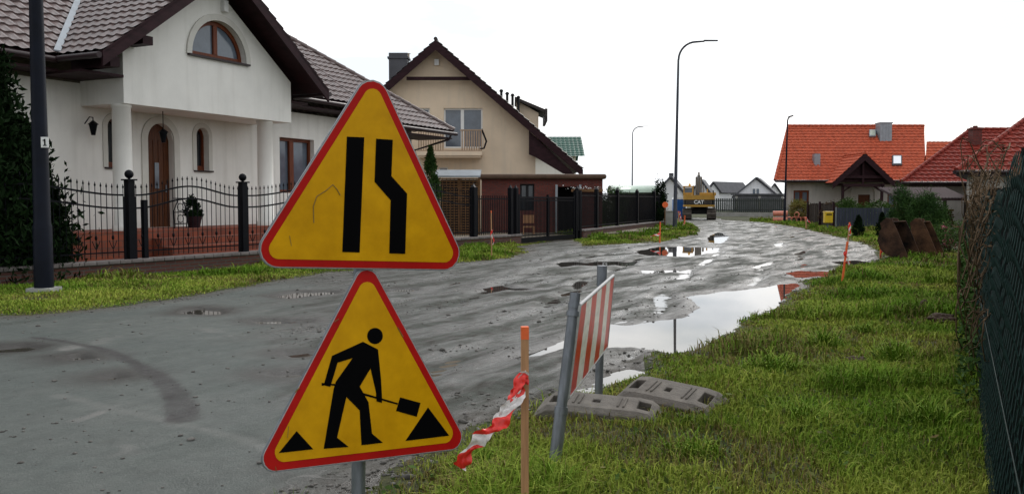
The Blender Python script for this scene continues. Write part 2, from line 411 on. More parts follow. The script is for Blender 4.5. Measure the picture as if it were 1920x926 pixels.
def crown_points(rng, n, c, r, shape='ball', clumps=40, cr=.28):
    """points gathered in clumps around a crown's surface and inside it"""
    c = np.array(c); r = np.array(r)
    if shape == 'cone':
        t = rng.uniform(0, 1, clumps) ** .8; ph = rng.uniform(0, 2 * np.pi, clumps); q = (1 - t) ** .75 * rng.uniform(.55, 1.0, clumps)
        C = np.stack([np.cos(ph) * q, np.sin(ph) * q, t], 1) * r
        k = rng.integers(0, clumps, n)
        P = C[k] + rng.normal(size=(n, 3)) * (cr * r * np.array([1, 1, .35]))* (1.05 - t[k])[:, None] * .6
        P[:, 2] += rng.normal(size=n) * .02
    else:
        d = rng.normal(size=(clumps, 3)); d /= np.linalg.norm(d, axis=1)[:, None]
        C = d * (rng.uniform(.3, 1, clumps) ** .5)[:, None] * r
        k = rng.integers(0, clumps, n)
        P = C[k] + rng.normal(size=(n, 3)) * cr * r * .5
    sh = rng.uniform(0, 1, clumps)[k] * .6 + rng.uniform(0, .4, n)
    P = P + c
    return P, sh
def shrub(name, base, r, n, m, label, cat, shape='ball', leaf=.08, seed=1, clumps=60, stems=4, group=None, up=.3, cr=.28, stem_r=.025, aspect=.5):
    """plant: foliage part + stem part; base = ground point, r = (rx, ry, height)"""
    rng = np.random.default_rng(seed); rd = random.Random(seed)
    b = Vector(base); root = empty(name, b, label, cat, group)
    if shape == 'cone': P, sh = crown_points(rng, n, b, (r[0], r[1], r[2]), 'cone', clumps, cr)
    else: P, sh = crown_points(rng, n, b + Vector((0, 0, r[2] * .55)), (r[0], r[1], r[2] * .5), 'ball', clumps, cr)
    P[:, 2] = np.maximum(P[:, 2], b.z + .01)
    V, F = leaves(P, leaf, rng, up, aspect)
    raw_mesh('foliage', V, [F], m, root, np.repeat(sh, 4))
    mb = MB()
    for i in range(stems):
        a = rd.uniform(0, 6.28); q = .5 if shape != 'cone' else .12
        top = b + Vector((math.cos(a) * r[0] * q, math.sin(a) * r[1] * q, r[2] * rd.uniform(.6, .85)))
        mid = b.lerp(top, .5) + Vector((rd.uniform(-.05, .05), rd.uniform(-.05, .05), 0))
        mb.tube([b + Vector((math.cos(a) * .03, math.sin(a) * .03, -.05)), mid, top], [stem_r, stem_r * .7, stem_r * .25], 5)
    mb.build('stem', leaf_dry, root)
    return root

# vectorised noise
def _h(ix, iy, s):
    v = np.sin(ix * 127.1 + iy * 311.7 + s * 74.7) * 43758.5453
    return v - np.floor(v)
def vnoise(x, y, s=0):
    ix = np.floor(x); iy = np.floor(y); fx = x - ix; fy = y - iy
    fx = fx * fx * (3 - 2 * fx); fy = fy * fy * (3 - 2 * fy)
    a = _h(ix, iy, s); b = _h(ix + 1, iy, s); c = _h(ix, iy + 1, s); d = _h(ix + 1, iy + 1, s)
    return (a * (1 - fx) + b * fx) * (1 - fy) + (c * (1 - fx) + d * fx) * fy
def fbm(x, y, o=4, s=0, g=.5):
    v = 0; a = 1; t = 0
    for k in range(o):
        v = v + a * vnoise(x, y, s + k * 3.1); t += a; a *= g; x = x * 2.03 + 5.1; y = y * 2.03 - 3.7
    return v / t
def sstep(a, b, x):
    t = np.clip((x - a) / (b - a), 0, 1); return t * t * (3 - 2 * t)
def poly_sd(poly, x, y):
    """signed distance to polygon, negative inside"""
    d = np.full(x.shape, 1e9); ins = np.zeros(x.shape, bool); n = len(poly)
    for i in range(n):
        ax, ay = poly[i]; bx, by = poly[(i + 1) % n]
        ex, ey = bx - ax, by - ay; wx, wy = x - ax, y - ay
        t = np.clip((wx * ex + wy * ey) / (ex * ex + ey * ey + 1e-12), 0, 1)
        d = np.minimum(d, (wx - ex * t) ** 2 + (wy - ey * t) ** 2)
        c = ((ay <= y) & (by > y)) | ((by <= y) & (ay > y))
        xi = ax + (y - ay) / (by - ay + 1e-12) * ex
        ins ^= c & (x < xi)
    d = np.sqrt(d); return np.where(ins, -d, d)
# ------------------------------------------------------------------ terrain
def G(*pp): return [tuple(gp(a, b)[:2]) for a, b in pp]
ROAD = [(-30, 8.5)] + G((-60, 594), (60, 592), (200, 579), (330, 562), (470, 537), (620, 509), (860, 493), (955, 484), (990, 474)) \
     + G((975, 462), (1072, 447), (1092, 462), (1160, 459), (1240, 453), (1310, 440), (1312, 428), (1286, 417), (1262, 408)) + [(14, 78), (18, 78)] \
     + G((1352, 412), (1440, 418), (1498, 427), (1560, 442), (1618, 458), (1645, 474), (1650, 486), (1563, 503), (1490, 540), (1450, 572), (1405, 592), (1362, 624), (1292, 661),
         (1225, 662), (1215, 690), (1150, 715), (1080, 745), (1005, 752), (960, 772), (880, 800), (800, 850), (700, 905), (640, 935)) + [(-2.1, 3.4), (-4.0, -6), (-30, -6)]
PUD = [
    G((1060, 640), (1090, 622), (1150, 608), (1225, 604), (1285, 592), (1312, 575), (1293, 554), (1345, 545), (1400, 540), (1482, 528), (1500, 533), (1475, 552), (1455, 572),
      (1405, 590), (1366, 618), (1300, 654), (1262, 662), (1225, 656), (1190, 646), (1120, 652)),
    G((960, 668), (1010, 655), (1068, 634), (1074, 642), (1010, 664)),
    G((1132, 706), (1190, 690), (1212, 692), (1196, 708), (1140, 716)),
    G((1192, 470), (1240, 461), (1352, 463), (1340, 473), (1282, 481), (1208, 478)),
    G((1330, 440), (1350, 434), (1366, 443), (1352, 456), (1330, 453)),
    G((1036, 494), (1060, 488), (1190, 489), (1188, 497), (1060, 498)),
    G((1195, 504), (1290, 504), (1290, 511), (1200, 511)),
    G((1476, 510), (1500, 506), (1572, 508), (1562, 517), (1492, 519)),
    G((515, 553), (560, 546), (628, 545), (630, 551), (545, 559)),
    G((342, 586), (368, 577), (418, 580), (405, 588)),
    G((888, 537), (930, 534), (995, 540), (930, 544)),
    G((480, 600), (575, 599), (582, 605), (495, 605)),
    G((502, 701), (560, 696), (600, 702), (530, 706)),
    G((-20, 653), (40, 647), (74, 650), (50, 657), (-20, 661)),
    G((116, 669), (150, 665), (178, 671), (140, 674)),
    G((192, 706), (215, 702), (238, 706), (210, 710)),
    G((540, 662), (575, 659), (585, 664), (550, 666)),
    G((725, 541), (775, 541), (780, 545), (735, 545)),
    G((1560, 490), (1600, 487), (1640, 492), (1590, 496)),
]
STAIN = [(60, 633), (120, 641), (190, 655), (235, 672), (275, 695), (305, 712), (325, 735), (338, 760), (342, 786)]
SEAM = [(110, 742), (210, 768), (300, 786), (390, 808), (500, 836)]
def line_d(pts, x, y):
    d = np.full(x.shape, 1e9); w = np.zeros(x.shape); n = len(pts) - 1
    for i in range(n):
        ax, ay = pts[i]; bx, by = pts[i + 1]; ex, ey = bx - ax, by - ay
        t = np.clip(((x - ax) * ex + (y - ay) * ey) / (ex * ex + ey * ey), 0, 1)
        q = np.hypot(x - ax - ex * t, y - ay - ey * t); w = np.where(q < d, (i + t) / n, w); d = np.minimum(d, q)
    return d, w
WATER = -.022
RDX, RDY = .5, .866
def terrain(x, y):
    wob = (fbm(x * 1.1, y * 1.1, 3, 7) - .5) * .5 + (fbm(x * 5, y * 5, 2, 9) - .5) * .12
    sd0 = poly_sd(ROAD, x, y); sd_ = sd0 + wob * np.clip(y / 12, .5, 1.0)
    al = x * RDX + y * RDY; ac = x * RDY - y * RDX
    bend = (fbm(al * .12, ac * .3, 2, 3) - .5) * 1.6
    mud = np.maximum(sstep(-.31, -.17, x / np.maximum(y, .5) + (fbm(x * .6, y * .6, 3, 5) - .5) * .25), sstep(13, 19, y + x * .4))
    ruts = (fbm(al * .28, (ac + bend) * 1.7, 4, 11) - .5)
    fine = (fbm(x * 3.1, y * 3.1, 4, 21) - .5)
    h = mud * (ruts * .062 + fine * .028 + .002) + (1 - mud) * ((fbm(x * .5, y * .5, 3, 31) - .5) * .02 + fine * .004 + .004)
    pd, pw = line_d(G((700, 900), (860, 770), (1000, 670), (1110, 590), (1190, 520), (1290, 475), (1385, 440), (1380, 420), (1330, 408)), x, y)
    pd = pd + (fbm(x * .5, y * .5, 3, 15) - .5) * .5; trk = 0
    for c_, w_, a_ in ((.85, .15, 1.0), (2.35, .17, .8), (3.3, .14, .55)):
        lug = .75 + .25 * np.sin(pw * 1500 + c_)
        trk = trk - .030 * a_ * lug * np.exp(-((pd - c_) / w_) ** 2) + .016 * a_ * (np.exp(-((pd - c_ - w_ * 1.9) / (w_ * .7)) ** 2) + np.exp(-((pd - c_ + w_ * 1.9) / (w_ * .7)) ** 2))
    h = h + trk * np.clip(mud + .1, 0, 1) * (.35 + 1.0 * sstep(.35, .6, fbm(x * .35, y * .35, 2, 17)))
    pud = np.full(x.shape, 9.0)
    for i, p in enumerate(PUD):
        px_ = np.array([q[0] for q in p]); py_ = np.array([q[1] for q in p])
        m_ = (x > px_.min() - 1.5) & (x < px_.max() + 1.5) & (y > py_.min() - 1.5) & (y < py_.max() + 1.5)
        if m_.any(): pud[m_] = np.minimum(pud[m_], poly_sd(p, x[m_], y[m_]))
    pn = pud + (fbm(x * 2.4, y * 2.4, 4, 41) - .5) * .20 - .03
    inside = 1 - sstep(-.16, .10, pn)
    h = h * (1 - inside * .8) - inside * .055
    near = 1 - sstep(.0, .6, pud); h = np.where((pud > .12), np.maximum(h, WATER + .004 - .02 * (1 - near) * 1.0), h)
    up = sstep(-.05, 1.1, sd_)
    ver = up * .035 + (fbm(x * .9, y * .9, 3, 51) - .5) * .07 * up + (fbm(x * 6, y * 6, 2, 55) - .5) * .03 * sstep(0, .3, sd_)
    h = h * (1 - sstep(0, .5, sd_)) + ver
    st, sw = line_d(G(*STAIN), x, y); wdt = .04 + .10 * sw
    stain = (1 - sstep(wdt * .75, wdt * 1.1, st + (fbm(x * 5, y * 5, 3, 61) - .5) * .05)) * (.55 + .45 * fbm(x * 9, y * 9, 2, 63))
    se, _ = line_d(G(*SEAM), x, y)
    seam = (1 - sstep(.01, .09, se + (fbm(x * 7, y * 7, 2, 65) - .5) * .07)) * .8
    wet = 1 - sstep(-.05, .55, pn)
    return h, sd_, mud, stain, seam, wet, pud

u = np.arange(-1.15, 1.15, .0036); tt = []
w = 2.0
while w < 104: tt.append(w); w *= 1.0047
tt = np.array(tt); Yg = np.repeat(tt[:, None], len(u), 1); Xg = Yg * u[None, :]; Yg = Yg - 4.0
nr_, ncx = Yg.shape
x, y = Xg.ravel(), Yg.ravel()
H, SDR, MUD, ST, SE, WET, PDD = terrain(x, y)
V = np.stack([x, y, H], 1)
idx = np.arange(nr_ * ncx).reshape(nr_, ncx)
Fq = np.stack([idx[:-1, :-1], idx[:-1, 1:], idx[1:, 1:], idx[1:, :-1]], -1).reshape(-1, 4)
fsd = SDR[Fq].mean(1)
def submesh(name, sel, m, attrs):
    F = Fq[sel]; uq, inv = np.unique(F, return_inverse=True); F = inv.reshape(-1, 4)
    o = raw_mesh(name, V[uq], [F], m, smooth=True)
    for k, a in attrs.items():
        at_ = o.data.attributes.new(k, 'FLOAT', 'POINT'); at_.data.foreach_set('value', a[uq].astype(np.float32))
    return o

def road_mat():
    m = bpy.data.materials.new('wet_muddy_road'); m.use_nodes = True; t = m.node_tree; b = t.nodes['Principled BSDF']; lk = t.links.new
    def N(ty, **k):
        n = t.nodes.new(ty)
        for a, c in k.items(): setattr(n, a, c)
        return n
    def A(nm): n = N('ShaderNodeAttribute'); n.attribute_name = nm; return n.outputs['Fac']
    def noise(sc, det=6, st=None, rough=.6):
        n = N('ShaderNodeTexNoise'); n.inputs['Scale'].default_value = sc; n.inputs['Detail'].default_value = det; n.inputs['Roughness'].default_value = rough
        g = N('ShaderNodeTexCoord'); s_ = g.outputs['Object']
        if st:
            mp_ = N('ShaderNodeMapping'); mp_.vector_type = 'TEXTURE'; mp_.inputs['Rotation'].default_value = (0, 0, R(60)); mp_.inputs['Scale'].default_value = st; lk(s_, mp_.inputs[0]); s_ = mp_.outputs[0]
        lk(s_, n.inputs['Vector']); return n.outputs[0]
    def ramp(v, a, b_, c, d):
        r = N('ShaderNodeMapRange'); r.inputs[1].default_value = a; r.inputs[2].default_value = b_; r.inputs[3].default_value = c; r.inputs[4].default_value = d; lk(v, r.inputs[0]); return r.outputs[0]
    def mix(f, c1, c2, bt='MIX'):
        x_ = N('ShaderNodeMix', data_type='RGBA', blend_type=bt)
        for s_, c in ((0, f), (6, c1), (7, c2)):
            if hasattr(c, 'is_linked') or hasattr(c, 'links'): lk(c, x_.inputs[s_])
            elif s_ == 0: x_.inputs[0].default_value = c
            else: x_.inputs[s_].default_value = (*c, 1)
        return x_.outputs[2]
    big = noise(.55, 5); med = noise(5, 7); streak = noise(1.9, 9, (4.5, 1, 1), .68); fine = noise(90, 3); speck = noise(260, 2)
    asp = mix(ramp(big, .35, .65, 0, 1), (.058, .073, .066), (.096, .106, .096))
    asp = mix(ramp(med, .38, .66, 0, .6), asp, (.050, .058, .053))
    asp = mix(ramp(fine, .56, .74, 0, .7), asp, (.21, .21, .20))
    mudc = mix(ramp(streak, .36, .62, 0, 1), (.020, .021, .016), (.078, .084, .074))
    mudc = mix(ramp(med, .45, .62, 0, .8), mudc, (.036, .030, .025))
    c = mix(A('mud'), asp, mudc)
    c = mix(A('wet'), c, (.030, .026, .022))
    c = mix(A('seam'), c, (.12, .125, .115))
    vo = N('ShaderNodeTexVoronoi'); vo.inputs['Scale'].default_value = 34; vo.inputs['Randomness'].default_value = 1
    peb = ramp(vo.outputs['Distance'], .10, .26, 1, 0); pm_ = N('ShaderNodeMath', operation='MULTIPLY'); lk(peb, pm_.inputs[0]); lk(ramp(big, .42, .6, .0, .8), pm_.inputs[1])
    c = mix(pm_.outputs[0], c, (.16, .155, .145))
    c = mix(A('stain'), c, (.022, .018, .018))
    c = mix(ramp(A('edge'), -.5, .05, 0, .75), c, (.060, .048, .036))
    lk(c, b.inputs['Base Color'])
    ra = ramp(streak, .38, .62, .34, .74); rm = ramp(streak, .36, .60, .17, .80)
    r_ = N('ShaderNodeMix'); lk(A('mud'), r_.inputs[0]); lk(ra, r_.inputs[2]); lk(rm, r_.inputs[3])
    r2 = N('ShaderNodeMix'); r2.inputs[3].default_value = .32; lk(A('wet'), r2.inputs[0]); lk(r_.outputs[0], r2.inputs[2])
    lk(r2.outputs[0], b.inputs['Roughness'])
    sp = N('ShaderNodeMix'); lk(A('mud'), sp.inputs[0]); sp.inputs[2].default_value = .34; lk(ramp(streak, .38, .58, .60, .10), sp.inputs[3]); lk(sp.outputs[0], b.inputs['Specular IOR Level'])
    hsum = N('ShaderNodeMath', operation='ADD'); lk(ramp(fine, 0, 1, 0, .42), hsum.inputs[0]); lk(med, hsum.inputs[1])
    h3 = N('ShaderNodeMath', operation='MULTIPLY_ADD'); h3.inputs[1].default_value = .35; lk(pm_.outputs[0], h3.inputs[0]); lk(hsum.outputs[0], h3.inputs[2])
    h2 = N('ShaderNodeMath', operation='ADD'); lk(h3.outputs[0], h2.inputs[0]); lk(ramp(speck, 0, 1, 0, .10), h2.inputs[1])
    bp = N('ShaderNodeBump'); bp.inputs['Distance'].default_value = .022; lk(h2.outputs[0], bp.inputs['Height']); lk(bp.outputs[0], b.inputs['Normal'])
    return m
soil = mat('verge_soil', (.040, .070, .014), .9, .4, 1.3, .02, 14, col2=(.060, .050, .026))
def water_mat():
    m = bpy.data.materials.new('puddle_water'); m.use_nodes = True; t = m.node_tree; b = t.nodes['Principled BSDF']
    b.inputs['Base Color'].default_value = (.055, .05, .043, 1); b.inputs['Roughness'].default_value = .015; b.inputs['IOR'].default_value = 1.5; b.inputs['Specular IOR Level'].default_value = .8
    n = t.nodes.new('ShaderNodeTexNoise'); n.inputs['Scale'].default_value = 3.5; n.inputs['Detail'].default_value = 3
    bp = t.nodes.new('ShaderNodeBump'); bp.inputs['Distance'].default_value = .00035; t.links.new(n.outputs[0], bp.inputs['Height']); t.links.new(bp.outputs[0], b.inputs['Normal'])
    return m
rd_ = submesh('road', fsd <= 0.0, road_mat(), {'mud': MUD, 'wet': WET, 'seam': SE, 'stain': ST, 'edge': SDR})
tag(rd_, kind='structure')
vg = submesh('grass_verge', fsd > 0.0, soil, {})
tag(vg, kind='structure')
# water sheet a little below the road surface; it shows only where ruts and potholes dip under it
wq = submesh('water', (fsd <= .4) & (H[Fq].min(1) < WATER + .004), water_mat(), {})
me = wq.data; co = np.empty(len(me.vertices) * 3, np.float32); me.vertices.foreach_get('co', co); co[2::3] = WATER; me.vertices.foreach_set('co', co)
tag(wq, kind='structure')
# ground to the horizon
mb = MB(); S_ = 1500
mb.add([(-S_, -S_, -.14), (S_, -S_, -.14), (S_, S_, -.14), (-S_, S_, -.14)], [(0, 1, 2, 3)])
tag(mb.build('ground', mat('far_ground', (.055, .065, .03), .95, .3, .05)), kind='structure')

def HZ(x_, y_):
    return float(terrain(np.array([float(x_)]), np.array([float(y_)]))[0][0])

# ---- fence lines (world): left street fence, right chain link fence
LF0, LF1 = Vector((-9.6, 15.4, 0)), Vector((2.6, 35.7, 0))
LF2 = Vector((9.3, 53.0, 0))
def right_fence_x(y_): return .21 + .508 * y_

# ---- grass blades
def grass(name, n, region, hmul, seed, ymin, ymax, wmul=.00062, ypow=1.0):
    rng = np.random.default_rng(seed)
    yy = ymin * (ymax / ymin) ** (rng.uniform(0, 1, n) ** ypow)
    xl, xr = region(yy); xx = xl + (xr - xl) * rng.uniform(0, 1, n)
    h, s, *_ = terrain(xx, yy)
    cl = fbm(xx * 1.6, yy * 1.6, 3, 71); tuft = sstep(.60, .74, fbm(xx * .85, yy * .85, 2, 75))
    bare = fbm(xx * .8 + 9, yy * .8, 3, 81)
    keep = (s > .0) & (rng.uniform(0, 1, n) < sstep(-.02, .35, s) * .9 + .1) & (rng.uniform(0, 1, n) < .35 + 1.0 * sstep(.30, .45, bare))
    xx, yy, h, cl, tuft, bare, s = [a[keep] for a in (xx, yy, h, cl, tuft, bare, s)]; n = len(xx)
    L_ = (.028 + .062 * cl + .11 * tuft) * np.exp(rng.normal(-.08, .36, n)).clip(.4, 2.0) * hmul * (.55 + .45 * sstep(0, .6, s))
    W_ = np.maximum(.0035, yy * wmul) * rng.uniform(.7, 1.3, n)
    ph = rng.uniform(0, 2 * np.pi, n); ld = ph + rng.normal(size=n) * .8
    lean = rng.uniform(.15, 1.0, n) + .15 * tuft
    t = np.stack([np.cos(ph), np.sin(ph), 0 * ph], 1); ld_ = np.stack([np.cos(ld + 1.57), np.sin(ld + 1.57), 0 * ph], 1)
    b = np.stack([xx, yy, h - .008], 1)
    m1 = b + ld_ * (L_ * lean * .28)[:, None] + np.array([0, 0, 1]) * (L_ * .62)[:, None]
    tp = b + ld_ * (L_ * lean * .95)[:, None] + np.array([0, 0, 1]) * (L_ * (1.0 - .35 * lean))[:, None]
    Wt = t * W_[:, None]
    V_ = np.stack([b - Wt, b + Wt, m1 + Wt * .75, m1 - Wt * .75, tp], 1).reshape(-1, 3)
    k = np.arange(n)[:, None] * 5
    F4 = k + np.array([[0, 1, 2, 3]]); F3 = k + np.array([[3, 2, 4]])
    r = np.clip(.30 + (fbm(xx * .7, yy * .7, 3, 91) - .5) * 1.5 + rng.normal(size=n) * .20 - .35 * tuft, 0, 1)
    dead = rng.uniform(0, 1, n) < (.07 + .55 * (1 - sstep(.30, .46, bare)) + .25 * (1 - sstep(0, .7, s)))
    o = raw_mesh(name, V_, [F4, F3], [grass_m], None, np.repeat(r, 5))
    a = o.data.attributes.new('dead', 'FLOAT', 'POINT'); a.data.foreach_set('value', np.repeat(dead.astype(np.float32) * rng.uniform(.5, 1, n), 5).astype(np.float32))
    tag(o, kind='stuff'); return o
# dry-blade colour
t_ = grass_m.node_tree; b_ = t_.nodes['Principled BSDF']; src_ = b_.inputs['Base Color'].links[0].from_socket
a_ = t_.nodes.new('ShaderNodeAttribute'); a_.attribute_name = 'dead'
x_ = t_.nodes.new('ShaderNodeMix'); x_.data_type = 'RGBA'; x_.inputs[7].default_value = (.19, .135, .06, 1)
t_.links.new(a_.outputs['Fac'], x_.inputs[0]); t_.links.new(src_, x_.inputs[6]); t_.links.new(x_.outputs[2], b_.inputs['Base Color'])
def reg_right(y_): return np.where(y_ < 8, -1.9, .0 * y_), np.minimum(right_fence_x(y_) - .02, 14.0)
g1 = grass('grass', 420000, reg_right, 1.0, 3, 3.2, 27, ypow=1.0)
tag(g1, 'green meadow grass with darker tufts filling the right hand verge', 'grass')
def reg_left(y_):
    xf = LF0.x + (y_ - LF0.y) * (LF1.x - LF0.x) / (LF1.y - LF0.y); return np.maximum(xf + .12, -14), xf + 5.5 + 0 * y_
g2 = grass('grass', 200000, reg_left, .9, 4, 11.5, 37, wmul=.0006)
tag(g2, 'short green grass strip along the low brick wall', 'grass')
def reg_far(y_): return .19 * y_ - .6, .19 * y_ + 5.5
g3 = grass('grass', 60000, lambda y_: (.05 * y_, .26 * y_), 1.2, 5, 37, 60, wmul=.0006)
tag(g3, 'grass patch around the tall street lamp', 'grass')
g4 = grass('grass', 90000, lambda y_: (.27 * y_, .46 * y_), 1.1, 6, 27, 75, wmul=.0006)
tag(g4, 'far yellowish grass strip in front of the grey board fence', 'grass')

# small stones and crumbs of asphalt pressed into the road and along its edges
def gravel(n, seed):
    rng = np.random.default_rng(seed); yy = 3.4 * (30 / 3.4) ** rng.uniform(0, 1, n); xx = yy * rng.uniform(-.62, .62, n); h, s, mud, *_ = terrain(xx, yy)
    cl = fbm(xx * 1.3, yy * 1.3, 3, 171); keep = (s < .25) & ((rng.uniform(0, 1, n) < .03 + .9 * sstep(.52, .66, cl) * (.10 + .9 * mud)) | (s > -.35)) & (h > WATER - .01)
    xx, yy, h = xx[keep], yy[keep], h[keep]; n = len(xx); r = np.exp(rng.normal(-4.75, .45, n)) * (1 + yy * .02)
    t = (1 + 5 ** .5) / 2; I = np.array([(-1, t, 0), (1, t, 0), (-1, -t, 0), (1, -t, 0), (0, -1, t), (0, 1, t), (0, -1, -t), (0, 1, -t), (t, 0, -1), (t, 0, 1), (-t, 0, -1), (-t, 0, 1)]) / 1.9
    Fi = np.array([(0, 11, 5), (0, 5, 1), (0, 1, 7), (0, 7, 10), (0, 10, 11), (1, 5, 9), (5, 11, 4), (11, 10, 2), (10, 7, 6), (7, 1, 8), (3, 9, 4), (3, 4, 2), (3, 2, 6), (3, 6, 8), (3, 8, 9), (4, 9, 5), (2, 4, 11), (6, 2, 10), (8, 6, 7), (9, 8, 1)])
    V_ = I[None] * r[:, None, None] * rng.uniform(.6, 1.3, (n, 12, 1)) * np.array([1, 1, .55]) * np.stack([rng.uniform(.7, 1.4, n), rng.uniform(.7, 1.4, n), np.ones(n)], 1)[:, None]
    V_ = V_ + np.stack([xx, yy, h + r * .15], 1)[:, None]; F_ = (np.arange(n)[:, None, None] * 12 + Fi[None]).reshape(-1, 3)
    o = raw_mesh('gravel', V_.reshape(-1, 3), [F_], mat('loose_gravel', (.085, .078, .070), .8, .5, 9, col2=(.19, .18, .165)), None); tag(o, 'loose stones and asphalt crumbs strewn over the muddy road', 'gravel', kind='stuff')
gravel(26000, 8)
# broad weed leaves and fallen leaves lying among the grass
rng = np.random.default_rng(44); n = 9000; yy = 3.4 * (22 / 3.4) ** rng.uniform(0, 1, n); xx = rng.uniform(-1.5, 1, n) * 0 + rng.uniform(-1.2, 12, n); h, s, *_ = terrain(xx, yy)
cl = fbm(xx * 1.9, yy * 1.9, 3, 191); keep = (s > .05) & (xx < right_fence_x(yy)) & (cl > .50); xx, yy, h = xx[keep], yy[keep], h[keep]
V_, F_ = leaves(np.stack([xx, yy, h + rng.uniform(.015, .05, len(xx))], 1), .055, rng, .25, .45)
o = raw_mesh('weeds', V_, [F_], mat('weed_leaves', (.075, .13, .03), .8, .3, 3, attr=(.20, .15, .06), spec=.1), None, np.repeat(rng.uniform(0, 1, len(xx)) ** 3, 4)); tag(o, 'broad weed leaves and fallen leaves scattered in the verge', 'weeds', kind='stuff')
# ------------------------------------------------------------------ house 1: white house with the arched attic window
A = Facade(-9.24, 21.1, .439, .898)            # gable front
B = Facade(-9.24, 21.1, .439, .898, -1.5)      # recessed door wall
SL = .73
def ez(off): return 4.9 - SL * (off + .7)        # height of main roof front slope (tile plane) at offset off
h1 = empty('white_house', A.P(3, 0), 'white plastered house with brown tiled gable, arched attic window and porch columns', 'house')
# gable front wall, with the half round window opening left out
CS, CZ = 2.65, None
wl = [A.F(358, 100), A.F(460, 122)]
s0, s1 = wl[0][0], wl[1][0]; z0 = (wl[0][1] + wl[1][1]) / 2 ; cs = (s0 + s1) / 2; rad = (s1 - s0) / 2
apex_s, apex_z = 2.8, 7.55
def gable_top(s): return apex_z - SL * abs(s - apex_s) - .12
mb = MB()
n = 24; arc = [(cs + rad * math.cos(math.pi * (1 - k / n)), z0 + rad * 1.02 * math.sin(math.pi * (1 - k / n))) for k in range(n + 1)]
zb = 3.9; LS, RS = 0.0, 6.0
def strip(p, q):  # quad on the facade with thickness
    mb.hexa([A.P(p[0], p[1], -.25), A.P(q[0], q[1], -.25), A.P(q[0], q[1], 0), A.P(p[0], p[1], 0)] and
            [A.P(p[0], p[1], 0), A.P(q[0], q[1], 0), A.P(q[0], q[1], -.25), A.P(p[0], p[1], -.25)] +
            [A.P(p[0], p[2], 0), A.P(q[0], q[2], 0), A.P(q[0], q[2], -.25), A.P(p[0], p[2], -.25)])
xs = sorted(set([LS, s0, s1, RS, apex_s] + [a[0] for a in arc] + [LS + (s0 - LS) * .5]))
for a, b in zip(xs[:-1], xs[1:]):
    m_ = (a + b) / 2
    if s0 < m_ < s1:
        def az(s):
            return z0 + rad * 1.02 * math.sqrt(max(0, 1 - ((s - cs) / rad) ** 2))
        strip((a, zb, z0), (b, zb, z0)); strip((a, az(a), gable_top(a)), (b, az(b), gable_top(b)))
    else: strip((a, zb, gable_top(a)), (b, zb, gable_top(b)))
# wing side walls, floor slab above the porch
mb.fbox(A, 0, .25, zb, 5.3, -1.5, -.25); mb.fbox(A, 5.75, 6.0, zb, 5.3, -1.5, -.25)
mb.fbox(A, .25, 5.75, zb, zb + .22, -1.5, -.25)
# main house walls
def wall_open(fa, u0, u1, za, zc, opens, off, th=.3):
    """wall with rectangular or arched openings: opens = (u0,u1,z0,z1,arch)"""
    cuts = sorted(set([u0, u1] + [v for o in opens for v in ([o[0] + (o[1] - o[0]) * k / 12 for k in range(13)] if o[4] else (o[0], o[1]))]))
    for a, b in zip(cuts[:-1], cuts[1:]):
        m_ = (a + b) / 2; hit = [o for o in opens if o[0] < m_ < o[1]]
        if not hit: mb.fbox(fa, a, b, za, zc, off - th, off); continue
        o = hit[0]
        if o[2] > za: mb.fbox(fa, a, b, za, o[2], off - th, off)
        if o[4]:
            r = (o[1] - o[0]) / 2; c = (o[0] + o[1]) / 2; zc_ = o[3] - r
            t1 = zc_ + math.sqrt(max(0, r * r - (a - c) ** 2)); t2 = zc_ + math.sqrt(max(0, r * r - (b - c) ** 2))
            pts = [fa.P(a, t1, off), fa.P(b, t2, off), fa.P(b, t2, off - th), fa.P(a, t1, off - th)] + [fa.P(a, zc, off), fa.P(b, zc, off), fa.P(b, zc, off - th), fa.P(a, zc, off - th)]
            mb.hexa(pts)
        else: mb.fbox(fa, a, b, o[3], zc, off - th, off)
def rect(fa, x0, y0, x1, y1):
    a = fa.F(x0, y0); b = fa.F(x1, y1); c = fa.F(x0, y1); d = fa.F(x1, y0)
    return (a[0], b[0], (c[1] + b[1]) / 2, (a[1] + d[1]) / 2)
TZ = .86
o1 = rect(B, 200, 222, 224, 314); d1 = rect(B, 275, 232, 328, 430); o2 = rect(B, 367, 240, 391, 320); o3 = rect(B, 524, 260, 590, 362)
opens = [(o1[0], o1[1] + .1, o1[2], o1[3], 1), (d1[0], d1[1], TZ, d1[3], 1), (o2[0], o2[1], o2[2], o2[3], 1), (o3[0], o3[1], o3[2], o3[3], 0)]
wall_open(B, -9.0, 15.0, .1, 4.45, opens, 0)
mb.fbox(B, 14.7, 15.0, .1, 4.3, -8.5, -.3); mb.fbox(B, -9.0, 15.0, .1, 4.4, -8.8, -8.5)
mb.build('wall', white_pl, h1)
